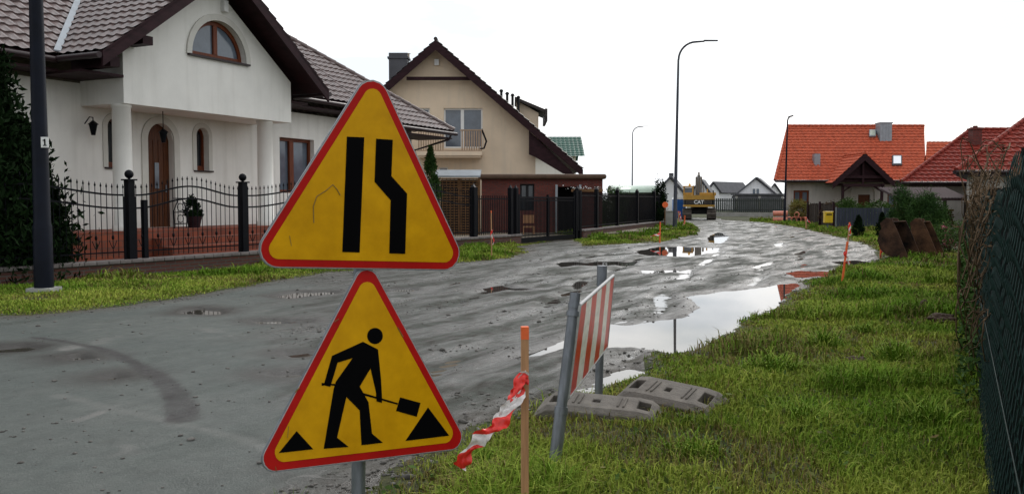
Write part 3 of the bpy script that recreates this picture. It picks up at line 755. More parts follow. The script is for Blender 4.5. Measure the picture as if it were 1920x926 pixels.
# arch surround (proud trim) and porch arch trims
def arch_trim(fa, c, zc_, r0, r1, zlow, off, m, name, par, n=20, pr=.05, tall=1.0):
    q = MB(); pi = math.pi
    pts = [(c - r1, zlow, c - r0)]
    for k in range(n):
        a0, a1 = pi * (1 - k / n), pi * (1 - (k + 1) / n)
        P4 = [(c + r0 * math.cos(a0), zc_ + r0 * tall * math.sin(a0)), (c + r0 * math.cos(a1), zc_ + r0 * tall * math.sin(a1)), (c + r1 * math.cos(a1), zc_ + r1 * tall * math.sin(a1)), (c + r1 * math.cos(a0), zc_ + r1 * tall * math.sin(a0))]
        q.hexa([fa.P(*P4[0], off + pr), fa.P(*P4[1], off + pr), fa.P(*P4[1], off), fa.P(*P4[0], off), fa.P(*P4[3], off + pr), fa.P(*P4[2], off + pr), fa.P(*P4[2], off), fa.P(*P4[3], off)])
    if zlow < zc_ - .01:
        q.fbox(fa, c - r1, c - r0, zlow, zc_, off, off + pr); q.fbox(fa, c + r0, c + r1, zlow, zc_, off, off + pr)
    return q.build(name, m, par)
trim_m = mat('pale_window_trim', (.60, .585, .54), .9, .06, 3)
ws = MB(); root_w = None
# attic window: frame, mullion, panes
fr = MB(); n = 20; off = -.14
for k in range(n):
    a0, a1 = math.pi * (1 - k / n), math.pi * (1 - (k + 1) / n); r0, r1 = rad - .11, rad
    c_ = [(cs + r * math.cos(a), z0 + r * 1.02 * math.sin(a)) for a in (a0, a1) for r in (r0, r1)]
    fr.hexa([A.P(*c_[0], off), A.P(*c_[2], off), A.P(*c_[2], off - .07), A.P(*c_[0], off - .07), A.P(*c_[1], off), A.P(*c_[3], off), A.P(*c_[3], off - .07), A.P(*c_[1], off - .07)])
fr.fbox(A, s0 + .1, s1 - .1, z0 + .002, z0 + .12, off - .07, off); fr.fbox(A, cs - .07, cs + .07, z0 + .12, z0 + rad * 1.02 - .12, off - .07, off + .015)
aw = fr.build('window', wood_red, h1)
g = MB(); g.add([A.P(cs + (rad - .06) * math.cos(math.pi * k / n), z0 + (rad - .06) * 1.02 * math.sin(math.pi * k / n), off - .04) for k in range(n + 1)], [tuple(range(n + 1))])
g.build('pane', glass_b, aw)
g = MB(); g.fbox(A, s0 - .12, s1 + .12, z0 - .05, z0, -.14, .09); g.build('sill', gutter, aw)
arch_trim(A, cs, z0, rad + .003, rad + .17, z0, 0, trim_m, 'surround', aw, tall=1.02)
# porch windows and door
def arched_window(o, name):
    c = (o[0] + o[1]) / 2; r = (o[1] - o[0]) / 2
    q = MB(); q.fbox(B, o[0], o[0] + .05, o[2], o[3] - r, -.24, -.17); q.fbox(B, o[1] - .05, o[1], o[2], o[3] - r, -.24, -.17); q.fbox(B, o[0] + .05, o[1] - .05, o[2], o[2] + .14, -.24, -.17)
    w_ = q.build(name, wood_red, h1)
    arch_trim(B, c, o[3] - r, r - .05, r, o[3] - r, -.24, wood_red, 'frame', w_, 12, .07)
    q = MB(); q.fbox(B, o[0] + .03, o[1] - .03, o[2] + .05, o[3] - .05, -.26, -.24); q.build('pane', glass, w_)
    q = MB(); q.fbox(B, o[0] - .1, o[1] + .14, o[2] - .04, o[2], -.2, .07); q.build('sill', gutter, w_)
    arch_trim(B, c, o[3] - r, r + .003, r + .14, o[2], 0, trim_m, 'surround', w_, 14, .03)
arched_window((o1[0], o1[1] + .1, o1[2], o1[3]), 'window'); arched_window(o2, 'window')
c = (d1[0] + d1[1]) / 2; r = (d1[1] - d1[0]) / 2
q = MB(); q.fbox(B, d1[0], d1[1], TZ, d1[3] - r, -.25, -.18)
q.add([B.P(c + r * math.cos(math.pi * k / 16), d1[3] - r + r * math.sin(math.pi * k / 16), -.18) for k in range(17)], [tuple(range(17))])
for k in range(1, 5): q.fbox(B, d1[0] + (d1[1] - d1[0]) * k / 5 - .012, d1[0] + (d1[1] - d1[0]) * k / 5 + .012, TZ, d1[3] - r, -.18, -.165)
dr = q.build('door', wood_door, h1)
q = MB(); hh = B.F(303, 315); q.fbox(B, c - .07, c + .07, TZ + 1.05, TZ + 1.75, -.165, -.15); q.build('door_glass', glass_b, dr)
q = MB(); q.tube([B.P(d1[1] - .15, TZ + .95, -.14), B.P(d1[1] - .15, TZ + 1.15, -.14)], .02, 6); q.build('handle', galv, dr)
arch_trim(B, c, d1[3] - r, r + .003, r + .2, TZ, 0, trim_m, 'surround', dr, 16, .04)
q = MB()
for (a, b, zz, zt) in ((o3[0], o3[0] + .09, o3[2], o3[3]), (o3[1] - .09, o3[1], o3[2], o3[3]), (o3[0] + .09, o3[1] - .09, o3[2], o3[2] + .1), (o3[0] + .09, o3[1] - .09, o3[3] - .1, o3[3])): q.fbox(B, a, b, zz, zt, -.24, -.17)
m_ = (o3[0] + o3[1]) / 2 - .1; q.fbox(B, m_ - .1, m_ + .1, o3[2] + .1, o3[3] - .1, -.24, -.16)
w_ = q.build('window', wood_red, h1)
q = MB(); q.fbox(B, o3[0] + .05, o3[1] - .05, o3[2] + .05, o3[3] - .05, -.27, -.25); q.build('pane', glass_b, w_)
# columns
for px, dd in ((243, .0), (510, 0)):
    s = A.F(px, 210)[0]; q = MB(); p = A.P(s, 0, -.28)
    q.tube([p + Vector((0, 0, z)) for z in (TZ - .02, TZ + .12, TZ + .121, 2.4, 3.82, 3.83, 3.9)], [.27, .27, .225, .225, .215, .235, .235], 20)
    q.build('column', white_pl, h1)
# terrace with two steps
q = MB(); q.fbox(A, -1.6, 9.5, 0, TZ, -1.5, .15); q.fbox(A, .6, 7.2, 0, TZ - .2, .15, .5); q.fbox(A, .6, 7.2, 0, TZ - .4, .5, .85); q.fbox(A, .6, 7.2, 0, TZ - .6, .85, 1.2)
q.build('terrace', brick_terr, h1)
# --- roofs
TIL = dict(tile=.30, course=.36, amp=.03, step=.04)
rf = MB()
def rp_(s, off, z=None): return A.P(s, ez(off) if z is None else z, off)
es, ee = -1.2, 6.8; az_ = 4.9 + SL * (apex_s - es)         # wing ridge height (tile plane)
ro = .8                                                    # verge overhang in front
rb = -.7 - (az_ - 4.9) / SL                                # offset where the wing ridge meets the main roof
ee = apex_s + (apex_s - es)
wl_ = [A.P(es, 4.9, ro), A.P(apex_s, az_, ro), A.P(apex_s, az_, rb), A.P(es, 4.9, -.7)]
wr_ = [A.P(ee, 4.9, ro), A.P(ee, 4.9, -.7), A.P(apex_s, az_, rb), A.P(apex_s, az_, ro)]
tile_roof(rf, wl_, A.n, **TIL); tile_roof(rf, wr_, A.n, **TIL)
RO = -6.2; rz = ez(RO)      # main ridge
sR = 15.6                    # right hip corner
fo = .1                      # eave line of the longer right part
hipx = sR - (fo - RO)
mainL = [rp_(-11, -.7), rp_(es, -.7), rp_(apex_s, rb), rp_(apex_s, RO), rp_(-11, RO)]
mainM = [rp_(apex_s, rb), rp_(ee, -.7), rp_(10.6, -.7), rp_(10.6, -sR + fo + 10.6) if False else rp_(10.6, fo - (sR - 10.6)), rp_(hipx, RO), rp_(apex_s, RO)]
mainR = [rp_(10.6, fo), rp_(sR, fo), rp_(10.6, fo - (sR - 10.6))]
for p in (mainL, mainM, mainR): tile_roof(rf, p, A.t, **TIL)
bk = 2 * RO - fo
tile_roof(rf, [rp_(sR, fo), A.P(sR, ez(fo), bk), rp_(hipx, RO)], A.n, **TIL)
back = [rp_(-11, RO), rp_(hipx, RO), A.P(sR, ez(fo), bk), A.P(-11, ez(fo), bk)]
slab(rf, back, .05, -.05)
ridge(rf, rp_(sR, fo) + Vector((0, 0, .05)), rp_(hipx, RO) + Vector((0, 0, .05))); ridge(rf, A.P(apex_s, az_ + .05, ro), A.P(apex_s, az_ + .05, rb)); ridge(rf, rp_(-11, RO) + Vector((0, 0, .05)), rp_(hipx, RO) + Vector((0, 0, .05)))
rfo = rf.build('roof', tile_brown, h1)
q = MB()     # valley sheets, pale metal
for a, b in ((rp_(es, -.7), rp_(apex_s, rb)),):
    q.prism([a + A.t * -.09 + Vector((0, 0, .09)), a + A.t * .09 + Vector((0, 0, .09)), b + A.t * .09 + Vector((0, 0, .09)), b + A.t * -.09 + Vector((0, 0, .09))], (0, 0, .03))
q.build('valley_flashing', zinc, rfo)
q = MB()     # bargeboards and soffits in dark wood
for a, b in ((wl_[0], wl_[1]), (wr_[0], wr_[3])):
    for d_, th, hh_ in ((0.0, .06, .34), (-.06, .05, .2)):
        pts = [a - A.n * d_ * -1, b - A.n * d_ * -1, b - A.n * d_ * -1 - Vector((0, 0, hh_)), a - A.n * d_ * -1 - Vector((0, 0, hh_))]
        q.prism(pts, -A.n * th)
for p in (wl_, wr_): slab(q, p, .05, .03)
for p in (mainL, mainM, mainR): slab(q, p, .05, .03)
q.fbox(A, -.85, -.6, 4.62, 4.85, -.7, .6); A8 = Facade(-9.24, 21.1, .439, .898, .62); ua, ub = A8.F(268, 80)[0], A8.F(287, 80)[0]; q.fbox(A, ua, ub, A8.F(278, 84)[1], A8.F(278, 68)[1], 0, .62)
# closed dark soffit boxes under the eaves
q.fbox(A, es + .05, -.002, 4.50, 4.56, -1.5, .02); q.fbox(A, 6.002, ee - .05, 4.50, 4.56, -1.5, .02)
q.fbox(A, -11, es + .05, 4.55, 4.6, -1.5, -.75); q.fbox(A, ee, 10.6, 4.55, 4.6, -1.5, -.75); q.fbox(A, 10.6, sR - .05, 4.0, 4.05, -1.5, fo - .05)
q.build('eaves_boarding', wood_dark, h1)
q = MB()
def gut(a, b):
    q_ = MB(); q_.tube([a + Vector((0, 0, -.06)), b + Vector((0, 0, -.06))], .075, 8); q_.build('gutter', gutter, h1)
gut(rp_(-11, -.62), rp_(es - .05, -.62)); gut(A.P(es - .08, 4.86, -.62), A.P(es - .08, 4.86, .78)); gut(A.P(ee + .08, 4.86, -.62), A.P(ee + .08, 4.86, .78)); gut(rp_(ee, -.62), rp_(10.6, -.62)); gut(rp_(10.6, fo + .08), rp_(sR + .05, fo + .08))
a = rp_(15.3, fo + .05); q.tube([a + Vector((0, 0, -.1)), A.P(15.2, ez(fo) - .35, fo), A.P(14.9, ez(fo) - .75, -1.3), A.P(14.9, .3, -1.35)], .045, 8)
q.build('downpipe', gutter, h1)
# small box light high on the gable
s, z = A.F(417, 12); q = MB(); q.fbox(A, s - .07, s + .08, z - .16, z + .14, .0, .14); q.build('security_lamp', pvc, h1)
# lamps
def lantern(fa, s, z, off, wallside, label):
    p = fa.P(s, z, off); r_ = empty('lantern', p, label, 'lamp')
    q = MB(); q.tube([p + Vector((0, 0, a)) for a in (-.19, -.15, .07)], [.05, .06, .11], 6); q.tube([p + Vector((0, 0, a)) for a in (.07, .09, .17)], [.14, .12, .02], 6)
    q.build('lamp_shade', iron, r_)
    q = MB(); q.tube([p + Vector((0, 0, -.12)), p + Vector((0, 0, .05))], .045, 6); q.build('bulb', glass_b, r_)
    q = MB()
    if wallside: q.tube([p + Vector((0, 0, .17)), p + Vector((0, 0, .24)), p - fa.n * .12 + Vector((0, 0, .26)), p - fa.n * .3 + Vector((0, 0, .1))], .015, 6)
    else: q.tube([p + Vector((0, 0, .17)), p + Vector((0, 0, .62))], .012, 6)
    q.build('bracket', iron, r_)
s, z = B.F(159, 240); lantern(B, s, z, .3, True, 'dark wall lantern beside the porch on the white wall')
s, z = A.F(343, 240); lantern(A, s, 3.9 - .62, -.7, False, 'dark hanging lantern in the porch between door and arched window')
# plant pot and ornamental stand on the terrace
s = A.F(390, 415)[0]; p = A.P(s, TZ, -.5)
pr = empty('potted_plant', p, 'dark round potted plant on the brick terrace right of the oak door', 'plant')
q = MB(); q.tube([p + Vector((0, 0, a)) for a in (0, .3)], [.15, .21], 12); q.build('pot', wood_dark, pr)
rng = np.random.default_rng(9); P_, sh = crown_points(rng, 1500, p + Vector((0, 0, .5)), (.23, .23, .3), 'ball', 20); V_, F_ = leaves(P_, .08, rng, .3); raw_mesh('foliage', V_, [F_], leaf_dark, pr, np.repeat(sh, 4))
s = A.F(357, 410)[0]; p = A.P(s, TZ, -.35)
q = MB()
for a in (-.2, .2):
    q.tube([p + A.t * a, p + A.t * a * 1.1 + Vector((0, 0, .45)), p + A.t * a * .3 + Vector((0, 0, .78))], .015, 5)
for zz, w_ in ((.12, .2), (.42, .2), (.78, .24)): q.tube([p - A.t * w_ + Vector((0, 0, zz)), p + A.t * w_ + Vector((0, 0, zz))], .014, 5)
for zz in (.25, .55):
    q.tube([p + A.t * .1 * math.cos(k * math.pi / 6) + Vector((0, 0, zz + .1 * math.sin(k * math.pi / 6))) for k in range(13)], .012, 4)
tag(q.build('plant_stand', iron), 'scrolled black wrought iron stand on the terrace beside the potted plant', 'stand')

# ------------------------------------------------------------------ street fences on low brick walls
def line_facade(p, q): return Facade(p.x, p.y, q.x - p.x, q.y - p.y)
FA = line_facade(LF0, LF1); FB = line_facade(LF1, LF2)
def low_wall(fa, u0, u1, label, h=.36):
    r_ = empty('low_wall', fa.P((u0 + u1) / 2, 0), label, 'wall')
    q = MB(); q.fbox(fa, u0, u1, -.12, h - .05, -.14, .14); q.build('wall', brick_low, r_)
    q = MB(); n = max(1, int((u1 - u0) / .26))
    for k in range(n): a = u0 - .03 + (u1 - u0 + .06) * k / n; b = u0 - .03 + (u1 - u0 + .06) * (k + 1) / n; q.fbox(fa, a + .006, b - .006, h - .05, h + .02, -.19, .19)
    q.build('cap', cap_st, r_, bevel=.012)
FP = {k: FA.F(k, 460)[0] for k in (245, 457, 888, 963, 1070)}
low_wall(FA, -8, FP[963] + .3, 'low brick wall with grey cap along the white house garden')
def post(q, p, w, z0_, z1_, ball=True):
    q.box(p + Vector((0, 0, (z0_ + z1_) / 2)), (w, w, z1_ - z0_), FA.t)
    if ball:
        q.box(p + Vector((0, 0, z1_ + .015)), (w * 1.5, w * 1.5, .03), FA.t); q.tube([p + Vector((0, 0, z1_ + .03)), p + Vector((0, 0, z1_ + .08))], .03, 8); q.sphere(p + Vector((0, 0, z1_ + .13)), w * .62, 12)
def wave(t, mode):  # 0..1 -> 0..1 height
    if mode == 'peak': return .5 - .5 * math.cos(2 * math.pi * t)
    if mode == 'down': return .5 + .5 * math.cos(math.pi * t)
    return 1 - (.5 - .5 * math.cos(2 * math.pi * t))
def panel(fa, u0, u1, mode, par, zb_=.42, zr=1.70, amp=.20, spear=.23, gap=.125, orn=True):
    q = MB(); n = max(2, int((u1 - u0) / gap))
    for k in range(n + 1):
        t = k / n; u_ = u0 + (u1 - u0) * t; zt = zr + amp * wave(t, mode) + spear
        p = fa.P(u_, 0); q.tube([p + Vector((0, 0, zb_)), p + Vector((0, 0, zt - .09))], .0085, 5); q.tube([p + Vector((0, 0, zt - .10)), p + Vector((0, 0, zt - .07)), p + Vector((0, 0, zt))], [.006, .02, .002], 5)
        if orn and k % 3 == 1:
            q.sphere(p + Vector((0, 0, zb_ + .42)), .03, 8, sz=1.8)
            for s_ in (-1, 1): q.tube([p + Vector((0, 0, zb_ + .18)), p + fa.t * .05 * s_ + Vector((0, 0, zb_ + .27)), p + fa.t * .085 * s_ + Vector((0, 0, zb_ + .36))], .009, 4)
    q.build('pickets', iron, par)
    for dz in (0, -.27):
        q = MB(); pts = [fa.P(u0 + (u1 - u0) * k / 24, zr + dz + amp * wave(k / 24, mode)) for k in range(25)]
        for a, b in zip(pts[:-1], pts[1:]): q.box((a + b) / 2, ((b - a).length + .01, .03, .035), (b - a), rot=Vector((0, 0, 1)) - (b - a).normalized() * (b - a).normalized().z)
        q.build('rail', iron, par)
    q = MB(); q.fbox(fa, u0, u1, zb_ + .10, zb_ + .13, -.012, .012); q.build('rail', iron, par)
f1 = empty('iron_fence', FA.P(FP[245], .36), 'black wrought iron fence with curved rails, spear tips and ball posts before the white house', 'fence')
for px in (245, 457): q = MB(); post(q, FA.P(FP[px], 0), .15, .36, 2.0); q.build('post', iron, f1)
u272 = FA.F(272, 460)[0]; q = MB(); q.box(FA.P(u272, .36 + .62), (.10, .10, 1.24), FA.t); q.build('post', iron, f1)
for us in (FP[245], FP[457]):
    for d_ in (-.13, .13): q = MB(); q.box(FA.P(us + d_, .36 + .66), (.035, .035, 1.3), FA.t); q.build('post', iron, f1)
panel(FA, FP[245] - 2.4, FP[245] - .15, 'down', f1); panel(FA, FP[245] + .15, FP[457] - .15, 'peak', f1); 
um = FP[457] + (FP[888] - FP[457]) * .5
q = MB(); post(q, FA.P(um, 0), .15, .36, 2.0); q.build('post', iron, f1)
panel(FA, FP[457] + .15, um - .15, 'peak', f1); panel(FA, um + .15, FP[888] - .15, 'peak', f1, orn=False)
panel(FA, FP[245] - 6.0, FP[245] - 2.55, 'peak', f1, orn=False)
# second garden: darker mesh-like fence, posts, sliding gate
f2 = empty('iron_fence', FA.P(FP[888], .36), 'black bar fence with square posts before the dark brick shed', 'fence')
for px, w_ in ((888, .2), (957, .15), (967, .15)):
    q = MB(); s_ = FA.F(px, 440)[0]; q.box(FA.P(s_, .36 + .83), (w_, w_, 1.66), FA.t); q.tube([FA.P(s_, 2.02), FA.P(s_, 2.14)], [w_ * .5, .01], 4); q.build('post', iron, f2)
def bars(fa, u0, u1, par, zb_=.42, zt=1.75, gap=.11, name='bars'):
    q = MB(); n = max(2, int((u1 - u0) / gap))
    for k in range(n + 1): u_ = u0 + (u1 - u0) * k / n; q.fbox(fa, u_ - .011, u_ + .011, zb_, zt, -.011, .011)
    for z_ in (zb_ + .06, zt - .14): q.fbox(fa, u0, u1, z_, z_ + .04, -.018, .018)
    q.build(name, iron, par)
bars(FA, FP[888] + .15, FP[963] - .15, f2)
low_wall(FB, .6, 19.5, 'low brick wall with grey cap beside the gravel driveway')
f3 = empty('iron_fence', FB.P(6, .36), 'long dark garden fence with tall square posts right of the sliding gate', 'fence')
for px in (1082, 1118, 1157, 1194, 1226, 1240):
    s_ = FB.F(px, 420)[0]; q = MB(); q.box(FB.P(s_, .36 + .85), (.16, .16, 1.7), FB.t); q.tube([FB.P(s_, 2.06), FB.P(s_, 2.18)], [.09, .01], 4); q.build('post', iron, f3)
bars(FB, .7, FB.F(1240, 420)[0], f3, gap=.13, zt=1.9)
gt = empty('sliding_gate', FA.P(FP[963] + 3, 0), 'black barred sliding gate across the gravel driveway', 'gate')
u0_, u1_ = FP[963] + .35, (LF1 - LF0).length - .2
bars(FA, u0_, u1_, gt, zb_=.22, zt=1.7, gap=.10)
q = MB(); q.fbox(FA, u0_, u1_, .06, .22, -.05, .05); q.fbox(FA, u0_, u1_, 1.66, 1.72, -.03, .03)
for k in (0, .5, 1): u_ = u0_ + (u1_ - u0_) * k; q.fbox(FA, u_ - .04, u_ + .04, .22, 1.8, -.04, .04)
q.build('gate_frame', iron, gt)
gpst = MB()
for d_ in (.15, .5): 
    p = FA.P(u1_ + d_, 0); gpst.box(p + Vector((0, 0, 1.0)), (.14, .14, 2.0), FA.t)
gpst.box(FA.P(u1_ + .33, 1.5), (.5, .06, .06), FA.t); gpst.box(FA.P(u1_ + .33, .5), (.5, .06, .06), FA.t)
gpst.build('guide_post', iron, gt)
# paved yards behind the fences
q = MB(); q.prism([FA.P(-8, .0, -.15), FA.P((LF1 - LF0).length + 12, 0, -.15), FA.P((LF1 - LF0).length + 12, 0, -12), FA.P(-8, 0, -12)], (0, 0, .14))
tag(q.build('yard_paving', brick_mat('beige_paving', (.27, .22, .15), (.21, .17, .12), (.12, .10, .08), .2, .1)), kind='structure')
# ------------------------------------------------------------------ house 2: cream house
D2 = 45.0
C2 = Facade(0, D2, 1, 0)                      # s = world x
def c2(px, py): return C2.F(px, py)
h2 = empty('cream_house', (-3.5, D2 + 4, 0), 'cream plastered house with steep dark gable, small balcony and four roof pipes', 'house')
ax_, azz = c2(819, 80)
rs, rz_ = c2(1091, 318); sl2 = (azz - rz_) / (rs - ax_)
wx1 = c2(1004, 280)[0]; wx0 = ax_ - (wx1 - ax_)
def zt2(x_): return azz - sl2 * abs(x_ - ax_) - .25
q = MB(); DEP = 9.5
def wall2(x0, x1, z0_, z1a, z1b): q.hexa([Vector((x0, D2, z0_)), Vector((x1, D2, z0_)), Vector((x1, D2 + .3, z0_)), Vector((x0, D2 + .3, z0_)), Vector((x0, D2, z1a)), Vector((x1, D2, z1b)), Vector((x1, D2 + .3, z1b)), Vector((x0, D2 + .3, z1a))])
bd = (c2(832, 203), c2(905, 278)); w2 = (c2(770, 203), c2(806, 243)); sw = (c2(822, 314), c2(840, 327))
opn = [(w2[0][0], w2[1][0], w2[1][1], w2[0][1]), (bd[0][0], bd[1][0], bd[1][1], bd[0][1]), (sw[0][0], sw[1][0], sw[1][1], sw[0][1])]
xs = sorted(set([wx0, wx1, ax_] + [v for o in opn for v in o[:2]]))
for a, b in zip(xs[:-1], xs[1:]):
    m_ = (a + b) / 2; hs = sorted([o for o in opn if o[0] < m_ < o[1]], key=lambda o: o[2]); cz = 0
    for o in hs: wall2(a, b, cz, o[2], o[2]); cz = o[3]
    wall2(a, b, cz, zt2(a), zt2(b))
q.hexa([Vector((wx1 - .3, D2 + .3, 0)), Vector((wx1, D2 + .3, 0)), Vector((wx1, D2 + DEP, 0)), Vector((wx1 - .3, D2 + DEP, 0))] + [Vector((a, b, zt2(wx1))) for a, b in ((wx1 - .3, D2 + .3), (wx1, D2 + .3), (wx1, D2 + DEP), (wx1 - .3, D2 + DEP))])
q.hexa([Vector((wx0, D2 + .3, 0)), Vector((wx0 + .3, D2 + .3, 0)), Vector((wx0 + .3, D2 + DEP, 0)), Vector((wx0, D2 + DEP, 0))] + [Vector((a, b, zt2(wx0))) for a, b in ((wx0, D2 + .3), (wx0 + .3, D2 + .3), (wx0 + .3, D2 + DEP), (wx0, D2 + DEP))])
q.prism([(wx0 + .3, D2 + DEP - .3, 0), (wx1 - .3, D2 + DEP - .3, 0), (wx1 - .3, D2 + DEP - .3, zt2(wx1)), (ax_, D2 + DEP - .3, zt2(ax_)), (wx0 + .3, D2 + DEP - .3, zt2(wx0))], (0, .3, 0))
q.build('wall', cream_pl, h2)
lx = ax_ - (rs - ax_) * .78; lz = azz - sl2 * (ax_ - lx)
yf, yb = D2 - .75, D2 + DEP + .6
q = MB(); pr_ = [(ax_, yf, azz), (rs, yf, rz_), (rs, yb, rz_), (ax_, yb, azz)]; pl_ = [(ax_, yf, azz), (ax_, yb, azz), (lx, yb, lz), (lx, yf, lz)]
tile_roof(q, pr_, (0, 1, 0), tile=.3, course=.36, nseg=4, step=.05); tile_roof(q, pl_, (0, 1, 0), tile=.3, course=.36, nseg=4, step=.05); ridge(q, (ax_, yf, azz + .05), (ax_, yb, azz + .05))
r2 = q.build('roof', tile_dark, h2)
q = MB()
slab(q, pr_, .08, .02); slab(q, pl_, .08, .02)
for p, e_ in (((ax_, azz), (rs, rz_)), ((ax_, azz), (lx, lz))):
    q.prism([(p[0], yf - .03, p[1] - .03), (e_[0], yf - .03, e_[1] - .03), (e_[0], yf - .03, e_[1] - .42), (p[0], yf - .03, p[1] - .50)], (0, .06, 0))
a, b = c2(768, 150), c2(885, 150); q.box(((a[0] + b[0]) / 2, D2 - .45, a[1]), (b[0] - a[0] + .2, .12, .17))
a = c2(995, 250); q.prism([(a[0] - .1, D2 - .6, a[1] - 1.1), (a[0] + .25, D2 - .6, a[1] - 1.25), (a[0] + 1.6, D2 - .6, a[1] - 2.05), (rs - .3, D2 - .6, rz_ - .38), (a[0] - .1, D2 - .6, zt2(a[0]) - .1)], (0, .1, 0))
q.build('bargeboard', wood_dark, h2)
q = MB()
for px in (1008, 1041, 1075): x_ = c2(px, 330)[0]; q.box((x_, D2 - .45, 1.4), (.16, .16, 2.8))
x_ = c2(1025, 330)[0]; q.tube([(x_ - .45, D2 - .45, 2.35), (x_ + .4, D2 - .45, 2.75)], .05, 6)
q.build('porch_post', wood_dark, h2)
# shed dormer on the right slope
dx0, dz0 = c2(972, 196); dx1, dz1 = c2(1022, 213)
yd = D2 + 2.6; kk = (yd / D2); 
a = C2.o
dxa, dza = at(965, 188, yd).x, at(965, 188, yd).z; dxb, dzb = at(1022, 212, yd).x, at(1022, 212, yd).z
q = MB(); q.hexa([Vector((dxa, yd - .3, dza)), Vector((dxb, yd - .3, dzb)), Vector((dxb, yd + 3.2, dzb)), Vector((dxa, yd + 3.2, dza))] + [Vector((dxa, yd - .3, dza + .16)), Vector((dxb, yd - .3, dzb + .16)), Vector((dxb, yd + 3.2, dzb + .16)), Vector((dxa, yd + 3.2, dza + .16))])
q.prism([(dxb - .02, yd - .35, dzb - .45), (dxb + .12, yd - .35, dzb - .45), (dxb + .12, yd - .35, dzb + .2), (dxb - .02, yd - .35, dzb + .2)], (0, 3.6, 0))
dm = q.build('dormer_roof', tile_dark, r2)
q = MB(); xe = dxb - .35
q.prism([(dxa + .1, yd, zt2(dxa) - .2), (xe, yd, zt2(xe) - .2), (xe, yd, dzb - .0), (dxa + .1, yd, dza - .02)], (0, 2.9, 0)); q.build('dormer_wall', cream_pl, r2)
for px, py in ((940, 168), (951, 173), (961, 176), (972, 180)):
    p = at(px, py, D2 + 2.0); zb_ = azz - sl2 * (p.x - ax_) - .1
    q = MB(); q.tube([(p.x, p.y, zb_), (p.x, p.y, p.z - .12)], .07, 8); q.tube([(p.x, p.y, p.z - .12), (p.x, p.y, p.z - .1), (p.x, p.y, p.z)], [.11, .12, .06], 8); q.build('vent_pipe', machine_k, r2)
# chimney
a, b = at(731, 112, D2 + 5), at(766, 150, D2 + 5)
q = MB(); q.box(((a.x + b.x) / 2, D2 + 5, (a.z + zt2(a.x)) / 2), (b.x - a.x, .9, a.z - zt2(a.x) + .6)); q.box(((a.x + b.x) / 2, D2 + 5, a.z + .04), (b.x - a.x + .15, 1.0, .1))
ch = q.build('chimney', tile_slate, h2)
for px in (743, 764): p = at(px, 109, D2 + 5); q = MB(); q.tube([(p.x, p.y, a.z + .08), (p.x, p.y, a.z + .3), (p.x, p.y, a.z + .31), (p.x, p.y, a.z + .36)], [.13, .11, .2, .05], 10); q.build('chimney_pot', cream_pl, ch)
def win(fa, u0, u1, z0_, z1_, par, off=-.12, f=.08, mull=1, fm=None, gm=None, name='window', curt=None, solid=False):
    q = MB(); fm = fm or pvc
    for a, b, c_, d_ in ((u0, u0 + f, z0_, z1_), (u1 - f, u1, z0_, z1_), (u0 + f, u1 - f, z0_, z0_ + f), (u0 + f, u1 - f, z1_ - f, z1_)): q.fbox(fa, a, b, c_, d_, off - .06, off)
    for k in range(mull): m_ = u0 + (u1 - u0) * (k + 1) / (mull + 1); q.fbox(fa, m_ - f * .8, m_ + f * .8, z0_ + f, z1_ - f, off - .06, off + .01)
    w_ = q.build(name, fm, par)
    q = MB(); q.fbox(fa, u0 + f * .5, u1 - f * .5, z0_ + f * .5, z1_ - f * .5, off - .05, off - .035); q.build('pane', gm or glass_b, w_)
    if curt: q = MB(); q.fbox(fa, u0 + f, u1 - f, z0_ + f, z1_ - f, off - .2, off - .18); q.build('curtain', curtain, w_)
    return w_
win(C2, w2[0][0], w2[1][0], w2[1][1], w2[0][1], h2); win(C2, sw[0][0], sw[1][0], sw[1][1], sw[0][1], h2, mull=0, f=.06)
win(C2, bd[0][0], c2(866, 0)[0], bd[1][1], bd[0][1], h2, mull=0, name='balcony_door'); win(C2, c2(866, 0)[0] + .002, bd[1][0], bd[1][1], bd[0][1], h2, mull=0)
q = MB(); a, b = c2(786, 290), c2(905, 290); q.fbox(C2, a[0], b[0], a[1] - .10, a[1] + .10, 0, 1.05); q.fbox(C2, a[0] + .05, b[0] - .05, a[1] - .2, a[1] - .1, 0, .95)
bal = q.build('balcony', cream_pl, h2)
q = MB(); t0 = c2(866, 247)[1]
for u_ in np.arange(a[0] + .05, b[0] - .02, .12):
    if c2(832, 0)[0] < u_ < c2(864, 0)[0]: continue
    q.fbox(C2, u_, u_ + .07, a[1] + .12, t0 - .04, .96, .99)
q.fbox(C2, c2(864, 0)[0], b[0], t0 - .04, t0 + .03, .93, 1.02); q.fbox(C2, a[0], b[0], a[1] + .12, a[1] + .17, .945, 1.0)
q.build('railing', mat('beige_railing', (.38, .27, .19), .7, .15, 5), bal)
q = MB(); x_ = b[0]
q.tube([C2.P(x_, t0, .97), C2.P(x_ + .08, t0 - .2, .97), C2.P(x_ + .22, t0 - .55, .97), C2.P(x_ + .1, t0 - .9, .97), C2.P(x_ - .1, t0 - .92, .97)], .045, 6); q.tube([C2.P(x_, t0 + .05, .0), C2.P(x_, t0 + .05, .98)], .025, 5)
q.build('scroll_bracket', iron, bal)
p = C2.P(ax_, c2(820, 118)[1], .1); q = MB(); q.box(p, (.22, .15, .3)); q.build('security_lamp', pvc, h2)

